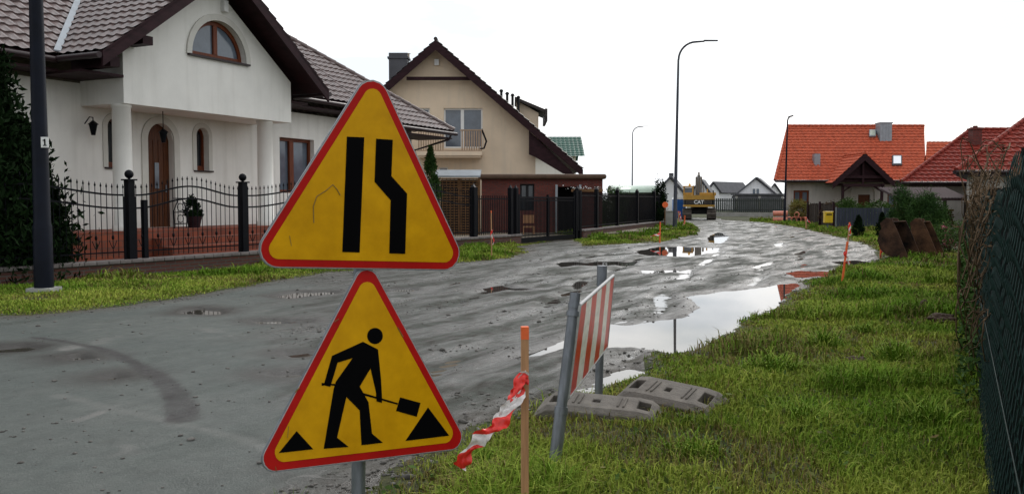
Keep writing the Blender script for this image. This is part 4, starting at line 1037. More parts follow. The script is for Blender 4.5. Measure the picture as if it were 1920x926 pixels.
# green roofed house far behind
D3 = 62.0; a, b = at(1036, 257, D3 + 3), at(1088, 257, D3 + 3); c_, d_ = at(1028, 296, D3), at(1091, 294, D3)
h3 = empty('green_roofed_house', (a.x, D3 + 4, 0), 'house behind the cream gable showing only its green tiled roof', 'house')
q = MB(); x1_ = b.x + .1; x0_ = a.x - 8
tile_roof(q, [(x0_, D3, d_.z), (x1_, D3, d_.z), (x1_, D3 + 3.4, a.z), (x0_, D3 + 3.4, a.z)], (1, 0, 0), nseg=3); slab(q, [(x0_, D3 + 3.4, a.z), (x1_, D3 + 3.4, a.z), (x1_, D3 + 6.8, d_.z), (x0_, D3 + 6.8, d_.z)], .05, -.05); q.build('roof', tile_green, h3)
q = MB(); q.prism([(x1_ - .6, D3 + .5, 0), (x1_ - .6, D3 + 6.3, 0), (x1_ - .6, D3 + 6.3, d_.z + .2), (x1_ - .6, D3 + 3.4, a.z - .25), (x1_ - .6, D3 + .5, d_.z + .2)], (-.3, 0, 0)); q.box(((x0_ + x1_) / 2 - .6, D3 + .65, d_.z / 2), (x1_ - x0_ - 1, .3, d_.z)); q.build('wall', white_pl, h3)

# ------------------------------------------------------------------ dark brick shed, lattice screen, greenhouse
DS = 39.5; S = Facade(0, DS, 1, 0)
sh = empty('brick_shed', (.8, DS + 1, 0), 'long low dark red brick shed with rounded brown flat roof edge', 'shed')
x0_, zt_ = S.F(903, 336); x1_ = S.F(1130, 336)[0]
q = MB(); op = [rect(S, 975, 345, 1002, 395), rect(S, 1046, 350, 1086, 440)]; op[1] = (op[1][0], op[1][1], .1, op[1][3])
cuts = sorted([x0_, x1_] + [v for o in op for v in o[:2]])
for a, b in zip(cuts[:-1], cuts[1:]):
    h_ = [o for o in op if o[0] < (a + b) / 2 < o[1]]
    if h_: q.fbox(S, a, b, 0, h_[0][2], -.25, 0); q.fbox(S, a, b, h_[0][3], zt_, -.25, 0)
    else: q.fbox(S, a, b, 0, zt_, -.25, 0)
q.fbox(S, x1_ - .25, x1_, 0, zt_, -4, -.25); q.fbox(S, x0_, x0_ + .25, 0, zt_, -4, -.25); q.fbox(S, x0_ + .25, x1_ - .25, 0, zt_, -4, -3.75)
q.build('wall', brick_shed, sh)
q = MB(); zz = S.F(1000, 327)[1]; pr2 = [(0, 0), (.12, .03), (.2, .1), (.2, .2), (.12, .28), (0, .3)]
q.fbox(S, x0_ - .15, x1_ + .15, zt_, zt_ + .22, -4.2, .25)
q.build('roof', mat('brown_felt_edge', (.10, .06, .04), .6, .2, 3), sh, bevel=.08)
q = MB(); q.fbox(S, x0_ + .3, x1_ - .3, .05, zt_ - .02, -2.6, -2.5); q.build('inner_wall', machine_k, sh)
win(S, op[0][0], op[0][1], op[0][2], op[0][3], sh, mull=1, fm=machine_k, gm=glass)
for px in (1043, 1087): s_ = S.F(px, 400)[0]; q = MB(); q.fbox(S, s_ - .05, s_ + .05, 0, zt_ - .25, .10, .2); q.build('awning_post', zinc, sh)
q = MB(); s_, z_ = S.F(1100, 353)
tp = empty('white_flower_box', S.P(s_, z_ - .2, .25), 'row of small white flowers on the brick shed wall', 'flowers')
rng = np.random.default_rng(12); 
P_ = np.array(S.P(s_, z_, .25)) + rng.normal(size=(60, 3)) * np.array([.45, .05, .04]); V_, F_ = leaves(P_, .07, rng, 0, .9); raw_mesh('flowers', V_, [F_], pvc, tp, np.repeat(rng.uniform(0, 1, 60), 4))['kind'] = 'stuff'
q = MB(); q.fbox(S, s_ - .7, s_ + .7, z_ - .16, z_ - .04, .0, .3); q.build('planter', wood_slat, tp)
s_ = S.F(990, 425)[0]; ch_ = empty('wooden_chair', S.P(s_, 0, 1.6), 'light wooden chair standing before the dark shed window', 'chair')
q = MB(); q.fbox(S, s_ - .25, s_ + .25, .42, .47, 1.4, 1.85); q.build('seat', wood_raw, ch_)
q = MB(); q.fbox(S, s_ - .25, s_ + .25, .6, .95, 1.38, 1.42); q.build('backrest', wood_raw, ch_)
for i in (-1, 1):
    for o_ in (1.42, 1.8): q = MB(); q.fbox(S, s_ + i * .22 - .03, s_ + i * .22 + .03, .0, .42, o_ - .03, o_ + .03); q.build('leg', wood_raw, ch_)
# lattice screen with a low zinc roof
D4 = 37.0; T = Facade(0, D4, 1, 0); a = T.F(822, 334); b = T.F(896, 430)
sc_ = empty('lattice_screen', T.P((a[0] + b[0]) / 2, 0), 'wooden lattice screen under a small grey sheet roof', 'screen')
q = MB()
for z_ in np.arange(.15, a[1] - .05, .11): q.fbox(T, a[0], b[0], z_, z_ + .045, 0, .02)
for u_ in np.arange(a[0], b[0], .16): q.fbox(T, u_, u_ + .03, .1, a[1], -.022, -.001)
for u_ in (a[0] - .05, (a[0] + b[0]) / 2, b[0]): q.fbox(T, u_, u_ + .1, 0, a[1], -.13, -.024)
q.build('lattice', wood_slat, sc_)
q = MB(); c_ = T.F(815, 322); q.prism([T.P(c_[0], a[1] + .02, .35), T.P(b[0] + .12, a[1] + .02, .35), T.P(b[0] + .12, c_[1] + .04, -.9), T.P(c_[0], c_[1] + .04, -.9)], (0, 0, .07)); q.build('roof', zinc, sc_)
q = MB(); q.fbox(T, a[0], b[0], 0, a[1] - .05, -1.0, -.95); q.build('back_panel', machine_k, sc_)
# greenhouse
D5 = 52.0; U = Facade(0, D5, 1, 0); a = U.F(1148, 361); b = U.F(1236, 347)
gh = empty('garden_greenhouse', U.P((a[0] + b[0]) / 2, 0), 'pale green round roofed greenhouse behind the long dark fence', 'greenhouse')
q = MB(); zr_ = b[1]; ze_ = a[1]; n = 10
P0 = [(-1.7 + 0 * k, 0) for k in range(1)]
prof = [(1.5 * math.cos(math.pi * k / n), ze_ + (zr_ - ze_) * math.sin(math.pi * k / n)) for k in range(n + 1)]
V_ = []; 
for u_ in (a[0] + .25, a[0], b[0], b[0] - .25) if False else (a[0], b[0]): V_ += [U.P(u_ + (0 if True else 0), z_, o_ - 1.5) for o_, z_ in prof]
q.add(V_, [(k, k + 1, n + 2 + k, n + 1 + k) for k in range(n)] + [tuple(range(n + 1)), tuple(range(n + 1, 2 * n + 2))[::-1]], 0, True)
q.build('roof', poly_m, gh)
q = MB(); q.fbox(U, a[0] + .05, b[0] - .05, 0, ze_, -2.95, -.05); q.build('wall', mat('dim_greenhouse_glass', (.028, .034, .02), .3, .4, 3), gh)

# ------------------------------------------------------------------ orange roofed house
D6 = 65.0; O = Facade(0, D6, 1, 0); Pn = lambda px, py, d: at(px, py, d)
oh = empty('orange_roofed_house', (25, D6 + 5, 0), 'wide grey plastered house under a bright orange tiled roof', 'house')
el = Pn(1453, 339, D6); zz_e = el.z; rl = Pn(1478, 237, D6 + 5.2); rr = Pn(1733, 237, D6 + 5.2)
ern = at(1733, 339, D6).x; er = Vector((ern, D6, zz_e)); shx = (rl.x - el.x)
q = MB(); OT = dict(tile=.32, course=.36, amp=.03, step=.05, nseg=4)
tile_roof(q, [(el.x, D6, zz_e), (ern, D6, zz_e), (rr.x, D6 + 5.2, rl.z), (rl.x, D6 + 5.2, rl.z)], (1, 0, 0), **OT)
slab(q, [(rl.x, D6 + 5.2, rl.z), (rr.x, D6 + 5.2, rl.z), (rr.x + shx, D6 + 10.4, zz_e), (rl.x + shx, D6 + 10.4, zz_e)], .05, -.05)
z2 = Pn(1760, 267, D6 + 4).z; yb2 = D6 + 5.2 * (z2 - zz_e) / (rl.z - zz_e)
tile_roof(q, [(ern + .01, D6, zz_e), (ern + 9, D6, zz_e), (ern + 9, yb2, z2), (ern + .01 + shx * (yb2 - D6) / 5.2, yb2, z2)], (1, 0, 0), **OT)
slab(q, [(rr.x, yb2, z2), (rr.x + 6.5, yb2, z2), (rr.x + 6.5, 2 * yb2 - D6, zz_e), (rr.x, 2 * yb2 - D6, zz_e)], .05, -.05)
ridge(q, (rl.x, D6 + 5.2, rl.z + .05), (rr.x, D6 + 5.2, rl.z + .05), .1); ridge(q, (el.x, D6, zz_e + .05), (rl.x, D6 + 5.2, rl.z + .05), .1)
q.prism([(ern - .02, D6 + .1, zz_e - .1), (ern - .02 + 2 * shx, D6 + 10.3, zz_e - .1), (rr.x - .02, D6 + 5.2, rl.z - .1)], (-.2, 0, 0)); q.prism([(el.x + .3, D6 + .1, zz_e - .1), (el.x + .3 + 2 * shx, D6 + 10.3, zz_e - .1), (rl.x + .25, D6 + 5.2, rl.z - .12)], (.2, 0, 0), 1)
orf = q.build('roof', [tile_orange, grey_pl], oh)
wy = D6 + .7; W6 = Facade(0, wy, 1, 0)
xl_ = W6.F(1473, 390)[0]; xr_ = rr.x + 6.5
o1 = rect(W6, 1488, 357, 1517, 381); o2 = rect(W6, 1664, 363, 1680, 388); dd = rect(W6, 1609, 365, 1631, 410); dd = (dd[0], dd[1], .2, dd[3])
q = MB(); cuts = sorted([xl_, xr_] + [v for o in (o1, o2, dd) for v in o[:2]])
for a, b in zip(cuts[:-1], cuts[1:]):
    h_ = [o for o in (o1, o2, dd) if o[0] < (a + b) / 2 < o[1]]
    if h_: q.fbox(W6, a, b, 0, h_[0][2], -.3, 0); q.fbox(W6, a, b, h_[0][3], zz_e + .3, -.3, 0)
    else: q.fbox(W6, a, b, 0, zz_e + .3, -.3, 0)
q.prism([(xl_, wy + .3, 0), (xl_ + .35, wy + .3, 0), (xl_ + .35 + .5 * 8.7, wy + 9, 0), (xl_ + .5 * 8.7, wy + 9, 0)], (0, 0, zz_e + .1)); q.fbox(W6, xl_ + 4.8, xr_, 0, zz_e + .2, -9, -8.7)
q.build('wall', grey_pl, oh)
win(W6, o1[0], o1[1], o1[2], o1[3], oh, fm=wood_red, f=.14, off=-.1); win(W6, o2[0], o2[1], o2[2], o2[3], oh, fm=wood_red, f=.14, off=-.1, mull=0)
q = MB(); q.fbox(W6, dd[0], dd[1], dd[2], dd[3], -.2, -.12); q.fbox(W6, dd[0] + .2, dd[1] - .2, 1.1, dd[3] - .3, -.12, -.1); q.build('door', wood_door, oh)
arch_trim(W6, (dd[0] + dd[1]) / 2, dd[3] + .1, .75, 1.05, dd[3] - .5, 0, grey_pl, 'door_arch', oh, 12, .08, .9)
q = MB(); q.tube([(el.x, D6 - .08, zz_e - .03), (ern + 8.5, D6 - .08, zz_e - .03)], .09, 8); q.build('gutter', gutter, oh); q = MB(); q.fbox(W6, xl_, xr_, zz_e - .02, zz_e + .05, 0, .65); q.build('soffit', gutter, oh)
# porch gable
Dp = D6 - 1.6; ga, gl_, gr_ = Pn(1622, 288, Dp), Pn(1565, 342, Dp), Pn(1684, 345, Dp); gx = ga.x; hw = (gr_.x - gl_.x) / 2; gze = (gl_.z + gr_.z) / 2
q = MB(); slp = (ga.z - gze) / hw; 
def yroof(z_): return D6 + 5.2 * (z_ - zz_e) / (rl.z - zz_e)
for sgn in (-1, 1):
    poly = [(gx, Dp, ga.z), (gx, yroof(ga.z) + .2, ga.z), (gx + sgn * hw, yroof(gze) + .2, gze), (gx + sgn * hw, Dp, gze)]
    tile_roof(q, poly, (0, 1, 0), **OT); slab(q, poly, .08, .02, 1)
ridge(q, (gx, Dp, ga.z + .05), (gx, yroof(ga.z), ga.z + .05), .1)
for sgn in (-1, 1): q.prism([(gx, Dp - .04, ga.z), (gx + sgn * hw, Dp - .04, gze), (gx + sgn * hw, Dp - .04, gze - .42), (gx, Dp - .04, ga.z - .5)], (0, .07, 0), 1)
q.build('porch_roof', [tile_orange, wood_dark], orf)
q = MB(); q.box((gx, Dp + .3, gze + .45), (hw * 1.25, .16, .2)); q.box((gx, Dp + .3, gze - .15), (hw * 1.35, .16, .22)); q.box((gx, Dp + .3, gze + .7), (.14, .14, 1.6))
q.prism([(gx, Dp + .5, ga.z - .4), (gx - hw * .7, Dp + .5, gze + .1), (gx + hw * .7, Dp + .5, gze + .1)], (0, .08, 0))
for sgn in (-1, 1):
    x_ = gx + sgn * hw * .62; q.box((x_, Dp + .35, gze - .75), (.16, .16, 1.2)); q.tube([(x_, Dp + .35, gze - 1.3), (x_, wy, gze - 1.5)], .07, 5); q.tube([(x_, Dp + .35, gze - .6), (x_ - sgn * .7, Dp + .35, gze - .15)], .07, 5)
    q.box((x_, Dp + .9, gze - .1), (.14, 1.6, .16))
q.build('porch_truss', wood_dark, oh)
# things on the roof
def onroof(px, py):   # point on the front roof plane
    r_ = ray(px, py); n_ = Vector((0, -(rl.z - zz_e), 5.2)).normalized(); o_ = Vector((0, D6, zz_e)); c0 = Vector((0, 0, CAM_H)); return c0 + r_ * ((o_ - c0).dot(n_) / r_.dot(n_))
a, b = onroof(1650, 266), onroof(1672, 266); zt_ = Pn(1660, 231, a.y).z
q = MB(); q.box(((a.x + b.x) / 2, a.y + .45, (a.z + zt_) / 2 - .2), (b.x - a.x, .9, zt_ - a.z + .4)); q.box(((a.x + b.x) / 2, a.y + .45, zt_ + .03), (b.x - a.x + .12, 1.02, .08)); 
for k in (1, 2, 3): x_ = a.x + (b.x - a.x) * k / 4; q.box((x_, a.y - .008, (a.z + zt_) / 2 + .05), (.03, .02, zt_ - a.z))
q.build('chimney', zinc, orf)
def roofbox(px0, py0, px1, py1, m, name, h_=.12, frame=None):
    a, b = onroof(px0, py1), onroof(px1, py1); c_, d_ = onroof(px0, py0), onroof(px1, py0); N_ = Vector((0, -(rl.z - zz_e), 5.2)).normalized()
    q = MB(); q.prism([p + N_ * .05 for p in (a, b, d_, c_)], N_ * h_, 0); o_ = q.build(name, frame or m, orf)
    if frame:
        cc_ = (a + b + c_ + d_) / 4; q = MB(); q.prism([cc_ + (p - cc_) * .78 + N_ * (.05 + h_ + .003) for p in (a, b, d_, c_)], N_ * .01); q.build('pane', m, o_)
sky_gl = mat('skylight_glass', (.75, .78, .8), .03, .03, 2, spec=1.0, metal=.9)
roofbox(1672, 294, 1690, 312, sky_gl, 'skylight', .12, tile_slate)
roofbox(1629, 247, 1641, 259, mat('pale_hatch', (.45, .5, .42), .3, .1, 3), 'roof_hatch', .15, zinc)
a, b = onroof(1527, 311), onroof(1538, 311); q = MB(); zt_ = Pn(1532, 286, a.y).z; q.box(((a.x + b.x) / 2, a.y + .25, (a.z + zt_) / 2 - .1), (b.x - a.x, .5, zt_ - a.z)); q.build('vent_stack', zinc, orf)

# ------------------------------------------------------------------ red roofed house: rear wing and nearer wing
D7 = 46.0
rh = empty('red_roofed_house', (27, D7, 0), 'house with two dark red hipped roofs, dark chimney and brown canopy', 'house')
def wing(px_e, py_e, px_r, py_r, d, run, lenx, m=tile_red, name='roof'):
    """hipped roof seen from its eave side: left eave corner, left ridge end, long to the right"""
    e_ = Pn(px_e, py_e, d); 
    r_ = Pn(px_r, py_r, d + run); X1 = e_.x + lenx
    q = MB(); TT = dict(tile=.32, course=.36, amp=.035, step=.05, nseg=5)
    tile_roof(q, [(e_.x, d, e_.z), (X1, d, e_.z), (X1, d + run, r_.z), (r_.x, d + run, r_.z)], (1, 0, 0), **TT)
    tile_roof(q, [(e_.x, d, e_.z), (r_.x, d + run, r_.z), (e_.x + 1.15 * run, d + 2 * run, e_.z)], (1.15, 2, 0), **TT)
    slab(q, [(r_.x, d + run, r_.z), (X1, d + run, r_.z), (X1, d + 2 * run, e_.z), (e_.x + 1.15 * run, d + 2 * run, e_.z)], .05, -.05)
    ridge(q, (e_.x, d, e_.z + .05), (r_.x, d + run, r_.z + .05), .1); ridge(q, (r_.x, d + run, r_.z + .05), (X1, d + run, r_.z + .05), .1)
    o_ = q.build(name, m, rh)
    q = MB(); slab(q, [(e_.x, d, e_.z), (X1, d, e_.z), (X1, d + 2 * run, e_.z), (e_.x + 1.15 * run, d + 2 * run, e_.z)], .12, .08); q.build('soffit', gutter, o_); q = MB(); q.tube([(e_.x - .05, d - .07, e_.z - .04), (X1, d - .07, e_.z - .04)], .08, 8); q.build('gutter', gutter, o_); q = MB(); q.tube([(e_.x - .07, d, e_.z - .04), (e_.x - .07 + 1.15 * run, d + 2 * run, e_.z - .04)], .08, 8)
    q.build('gutter', gutter, o_)
    q = MB(); q.prism([(e_.x + .75, d + .6, 0), (X1 - .5, d + .6, 0), (X1 - .5, d + 2 * run - .6, 0), (e_.x + .75 + 1.0 * run, d + 2 * run - .6, 0)], (0, 0, e_.z - .12)); q.build('wall', grey_pl, rh)
    return e_, r_, o_
e1, r1, ro1 = wing(1690, 342, 1820, 244, D7, 4.4, 17)
e2, r2_, ro2 = wing(1793, 321, 1962, 196, 36.0, 4.6, 16)
pc = Pn(1828, 262, D7 + 3.2); zt_ = Pn(1828, 243, D7 + 3.2).z
q = MB(); q.box((pc.x, pc.y, zt_ - 1.0), (.5, .5, 2.0)); q.box((pc.x, pc.y, zt_ + .03), (.62, .62, .08)); q.tube([(pc.x, pc.y, zt_ + .07), (pc.x, pc.y, zt_ + .2)], .13, 8); q.build('chimney', brick_shed, ro1)
# brown canopy with stacked firewood beneath
Dc = 40.0; a, b = Pn(1686, 372, Dc), Pn(1818, 374, Dc); c_, d_ = Pn(1688, 352, Dc + 2.2), Pn(1818, 352, Dc + 2.2)
cn = MB(); n = 44
P_ = [];
for k in range(n + 1):
    t = k / n; dz = .04 * (k % 2); P_ += [Vector(((a.x) + (b.x - a.x) * t, Dc, a.z + dz)), Vector((a.x + (b.x - a.x) * t, Dc + 2.2, c_.z + dz))]
cn.add(P_, [(2 * k, 2 * k + 2, 2 * k + 3, 2 * k + 1) for k in range(n)]); cn.prism([(a.x, Dc, a.z - .1), (b.x, Dc, a.z - .1), (b.x, Dc + 2.2, c_.z - .1), (a.x, Dc + 2.2, c_.z - .1)], (0, 0, .08))
cp = empty('canopy', (25, Dc + 1, 0), 'low brown corrugated canopy before the red roofed house', 'canopy')
cn.build('roof', mat('brown_corrugated_sheet', (.055, .034, .038), .6, .2, 2, spec=.1), cp)
for t in (.02, .35, .68, .98): q = MB(); q.box((a.x + (b.x - a.x) * t, Dc + .2, a.z / 2), (.12, .12, a.z - .1)); q.build('post', wood_dark, cp)
q = MB(); rd = random.Random(5); zf = 0
for i in range(34):
    for j in range(11):
        if rd.random() < .08: continue
        x_ = a.x + .6 + i * .115 + (j % 2) * .05; 
        if x_ > b.x - .2: continue
        r_ = rd.uniform(.045, .06); z_ = .07 + j * .105; q.tube([(x_, Dc + .9 + rd.uniform(-.04, .04), z_), (x_, Dc + 1.4, z_)], r_, 6, rd.randint(0, 1))
tag(q.build('firewood_stack', [wood_door, wood_slat]), 'stack of split firewood stored under the brown canopy', 'firewood')

# ------------------------------------------------------------------ far houses
def far_house(pxa, pya, pxl, pxr, pye, d, dep, label, wallm=far_pl, roofm=tile_slate, winr=None, yaw=0, extra=None):
    ap = at(pxa, pya, d); l_ = at(pxl, pye, d); r_ = at(pxr, pye, d); ze_ = l_.z
    o = empty('far_house', (ap.x, d, 0), label, 'house')
    off_ = Vector((0, 0, 0)); hw = (r_.x - l_.x) / 2; cx = (r_.x + l_.x) / 2; bx = cx + yaw * dep
    q = MB(); ov = .35
    for s_ in (-1, 1):
        poly = [(cx, d - ov, ap.z), (cx + s_ * hw, d - ov, ze_), (bx + s_ * hw, d + dep, ze_), (bx, d + dep, ap.z)]
        slab(q, poly, .22, -.11)
    q.build('roof', roofm, o)
    q = MB(); wv = hw - .35; zw = ze_ + .25
    q.prism([(cx - wv, d, -.1), (cx + wv, d, -.1), (cx + wv, d, zw), (cx, d, ap.z - .25), (cx - wv, d, zw)], (yaw * (dep - .4), dep - .4, 0)); q.build('wall', wallm, o)
    if winr:
        for w_ in winr:
            F_ = Facade(0, d, 1, 0); a = rect(F_, *w_); win(F_, a[0], a[1], a[2], a[3], o, off=.06, f=.08)
    if extra: extra(o, cx, hw, ap, ze_, d)
    return o
def dormer_and_chimney(o, cx, hw, ap, ze_, d):
    q = MB(); q.box((cx + hw * .35, d + 3, ap.z - .1), (.5, .5, 1.2)); q.build('chimney', tile_slate, o)
def garage(o, cx, hw, ap, ze_, d):
    q = MB(); q.box((cx, d - 1.2, 1.15), (hw * 1.9, 2.2, 2.3)); q.build('garage', mat('dark_garage_front', (.10, .10, .11), .7, .2, 2), o)
    q = MB(); q.box((cx, d - 1.3, 2.4), (hw * 2.05, 2.6, .2)); q.build('garage_roof', tile_slate, o)
far_house(1415, 333, 1371, 1462, 371, 128, 11, 'white gabled far house with upper window and dark garage front', winr=[(1410, 353, 1424, 370)], extra=garage, yaw=.35)
far_house(1257, 331, 1226, 1286, 366, 108, 10, 'far house with tall dark roof directly behind the tall street lamp', winr=[(1266, 358, 1272, 366)], yaw=.25, extra=dormer_and_chimney)
far_house(1311, 336, 1291, 1334, 366, 135, 9, 'far house with dark roof straight behind the excavator arm', yaw=.3)
far_house(1336, 341, 1320, 1352, 362, 150, 8, 'far white house with slate roof right of the excavator', winr=[(1334, 356, 1339, 363)], yaw=.9)
far_house(1352, 345, 1340, 1368, 362, 165, 9, 'low far house with grey roof between two white gables', yaw=.5)
far_house(1384, 347, 1371, 1399, 362, 170, 9, 'small far house peeping over the left roof slope of the big white gable', yaw=.4)
far_house(1446, 344, 1432, 1470, 370, 150, 9, 'dark roofed far house close to the orange house corner', yaw=.3)
far_house(1168, 356, 1128, 1162, 372, 120, 9, 'far house seen between the brick shed and the greenhouse', yaw=.2) if False else None

# far picket fence with concrete base along the cross street
Y8 = 84.0; K = Facade(0, Y8, 1, .0)
ff = empty('far_picket_fence', K.P(K.F(1400, 400)[0], 0), 'long dark green picket fence on a concrete base before the far houses', 'fence')
a, b = K.F(1338, 400)[0], K.F(1472, 400)[0]
q = MB(); q.fbox(K, a, b, 0, .42, -.12, .12); q.build('base_wall', concrete, ff)
q = MB()
for u_ in np.arange(a, b, .2): q.fbox(K, u_, u_ + .13, .45, 1.75, -.02, .02)
for z_ in (.6, 1.5): q.fbox(K, a, b, z_, z_ + .08, -.05, -.021)
q.build('pickets', mat('dark_green_pickets', (.045, .055, .05), .7, .3, 2), ff)
for u_ in np.arange(a, b, 2.2): q = MB(); q.fbox(K, u_ - .09, u_ + .09, 0, 1.95, -.19, -.05 - .002); q.build('post', concrete, ff)

# grey board fence before the orange house, and a brown reed part
NF = Facade(17.7, 48.5, -.07, -1.0)   # runs towards the viewer
NF = line_facade(Vector((17.7, 48.0, 0)), Vector((17.3, 31.0, 0)))
bf = empty('board_fence', (17.5, 40, 0), 'blue grey board fence running before the orange roofed house', 'fence')
def boardfence(fa, L_, par, h_=1.15, m=bluegrey):
    u_ = 0; i = 0
    while u_ < L_:
        q = MB()
        for k in range(16):
            a_ = u_ + .06 + k * .15
            if a_ > L_: break
            q.fbox(fa, a_, a_ + .135, .08, h_ - .05, -.012, .012)
        for z_ in (.3, h_ - .06): q.fbox(fa, u_, min(L_, u_ + 2.5), z_, z_ + .05, -.05, -.013)
        q.build('board_panel', m, par); q = MB(); q.fbox(fa, u_ - .04, u_ + .04, 0, h_ + .03, -.09, .02 + .003); q.build('post', galv, par); u_ += 2.5
FX = Facade(at(1567, 420, 51).x, 51, 1.0, -.42)      # faces the viewer, coming nearer to the right
Lf = 14.5
boardfence(FX, Lf, bf)
rf_ = empty('reed_fence', (17, 54, 0), 'dark brown reed fence between the pipes and the yellow bin', 'fence')
RF = line_facade(at(1517, 415, 58).xy.to_3d(), at(1565, 420, 51.3).xy.to_3d())
q = MB(); LL = 7.2; rd = random.Random(3)
LL = (at(1565, 420, 51.3).xy - at(1517, 415, 58).xy).length
for k in range(int(LL / .07)): q.fbox(RF, k * .07, k * .07 + .055, 0, 1.3 + rd.uniform(-.12, .12), -.02, .02 + rd.uniform(0, .02))
q.build('reeds', mat('dark_reed', (.04, .028, .022), .9, .4, 4), rf_)
for u_ in (0, LL * .5, LL): q = MB(); q.fbox(RF, u_ - .06, u_ + .06, 0, 1.5, .045, .15); q.build('post', wood_dark, rf_)
# ------------------------------------------------------------------ excavator seen from behind
DX = 71.0; E = Facade(0, DX, 1, 0)
def e_(px, py, d=DX): return at(px, py, d)
xc = e_(1311, 400).x; ex = empty('excavator', (xc, DX, 0), 'yellow tracked excavator seen from behind at the end of the road', 'excavator')
a, b = e_(1281, 388), e_(1340, 366); zb_, zt_ = a.z, b.z; x0_, x1_ = a.x, b.x
def rbox(q, x0, x1, y0, y1, z0, z1, r, m=0):   # plan-rounded rear corners
    pts = []
    for cx_, a0 in ((x0 + r, 180), (x1 - r, 270)):
        for k in range(6): an = R(a0 + 90 * k / 5); pts.append((cx_ + r * math.cos(an), y0 + r + r * math.sin(an), z0))
    pts += [(x1, y1, z0), (x0, y1, z0)]; q.prism(pts, (0, 0, z1 - z0), m)
q = MB(); h_ = zt_ - zb_
rbox(q, x0_, x1_, DX, DX + 3.6, zb_ + h_ * .62, zt_, .45); rbox(q, x0_, x1_, DX, DX + 3.6, zb_, zb_ + h_ * .18, .45)
q.build('counterweight', cat_y, ex, bevel=.05)
q = MB(); rbox(q, x0_ + .02, x1_ - .02, DX + .03, DX + 3.55, zb_ + h_ * .18, zb_ + h_ * .62, .43); bd_ = q.build('counterweight_band', machine_k, ex)
fc = bpy.data.curves.new('lettering', 'FONT'); fc.body = 'CAT'; fc.size = .40; fc.extrude = .012; fc.offset = .012; fc.align_x = 'CENTER'; fc.align_y = 'CENTER'
fo_ = bpy.data.objects.new('lettering', fc); COL.objects.link(fo_); fc.materials.append(pvc)
dg = bpy.context.evaluated_depsgraph_get(); me = bpy.data.meshes.new_from_object(fo_.evaluated_get(dg)); bpy.data.objects.remove(fo_)
me.transform(Matrix.Rotation(R(90), 4, 'X')); lo = bpy.data.objects.new('lettering', me); COL.objects.link(lo); lo.parent = bd_
me.transform(Matrix.Translation(Vector(((x0_ + x1_) / 2 - xc, .0, zb_ + h_ * .40))))
q = MB(); cx0, cx1 = e_(1281, 360).x, e_(1300, 360).x; ct = e_(1290, 350).z; y0_ = DX + 1.9
for x_ in (cx0, cx1 - .1):
    for y_ in (y0_, y0_ + 1.5): q.box((x_ + .05, y_, (zt_ + ct) / 2), (.1, .1, ct - zt_))
q.box(((cx0 + cx1) / 2, y0_ + .75, ct + .04), (cx1 - cx0 + .06, 1.7, .1)); q.box(((cx0 + cx1) / 2, y0_, zt_ + .12), (cx1 - cx0, .08, .2))
cb = q.build('cab', cat_y, ex); q = MB(); q.box(((cx0 + cx1) / 2, y0_ + .75, (zt_ + ct) / 2 + .05), (cx1 - cx0 - .12, 1.4, ct - zt_ - .2)); q.build('cab_glass', glass_b, cb)
p = Vector(((cx0 + cx1) / 2 + .1, y0_ + .3, ct + .09)); q = MB(); q.tube([p, p + Vector((0, 0, .08)), p + Vector((0, 0, .2))], [.09, .1, .05], 10); q.build('warning_beacon', mat('amber_beacon', (.9, .5, .08), .2, .1, 5), ex)
q = MB(); bx_ = e_(1310, 350).x
bt = at(1310, 331, DX + 7).z
q.prism([(bx_ - .28, DX + 2.8, zt_ - .1), (bx_ - .28, DX + 5.2, bt - .1), (bx_ - .28, DX + 7.5, bt), (bx_ - .28, DX + 9.8, bt - 1.6), (bx_ - .28, DX + 9.5, bt - 2.0), (bx_ - .28, DX + 7.2, bt - .7), (bx_ - .28, DX + 5.6, bt - .9), (bx_ - .28, DX + 3.8, zt_ - .2)], (.56, 0, 0))
for s_ in (-.42, .42): q.tube([(bx_ + s_, DX + 3.5, zt_), (bx_ + s_, DX + 5.4, bt - .9)], .09, 8)
q.tube([(bx_, DX + 5.4, bt - .05), (bx_, DX + 7.0, bt + .3)], .10, 8)
q.build('boom', mat('dark_boom_paint', (.07, .05, .03), .6, .4, 3), ex, bevel=.03)
q = MB(); q.box(((x0_ + x1_) / 2 + .7, DX + 1.6, zt_ + .10), (1.3, 2.2, .22)); q.tube([(x1_ - .6, DX + .9, zt_), (x1_ - .6, DX + .9, zt_ + .5)], .06, 8); q.build('engine_cover', cat_y, ex, bevel=.03)
for sgn in (-1, 1):
    cx_ = xc + sgn * .98; q = MB(); pts = []
    for k in range(10): an = R(90 + 180 * k / 9); pts.append((cx_ - .36, DX + .5 + .42 * math.cos(an), .44 + .42 * math.sin(an)))
    for k in range(10): an = R(-90 + 180 * k / 9); pts.append((cx_ - .36, DX + 3.6 + .42 * math.cos(an), .44 + .42 * math.sin(an)))
    q.prism(pts, (.72, 0, 0))
    for k in range(12): q.box((cx_, DX + .2 + k * .32, .03 if False else .89), (.62, .06, .05))
    for k in range(5): an = R(110 + 140 * k / 4); q.box((cx_, DX + .5 + .46 * math.cos(an), .44 + .46 * math.sin(an)), (.62, .08, .06))
    q.build('track', machine_g, ex)
q = MB()
for y_ in (DX + .35, DX + 3.2):
    q.tube([(x1_ - .12, y_, zt_), (x1_ - .12, y_, zt_ + .38)], .022, 6)
q.tube([(x1_ - .12, DX + .35, zt_ + .38), (x1_ - .12, DX + 3.2, zt_ + .38)], .022, 6); q.build('handrail', machine_k, ex)
q = MB()
for k in range(7): q.box((x0_ + .28 + k * .09, DX - .004, zb_ + h_ * .40), (.05, .03, h_ * .34))
for k in range(7): q.box((x1_ - .28 - k * .09, DX - .004, zb_ + h_ * .40), (.05, .03, h_ * .34))
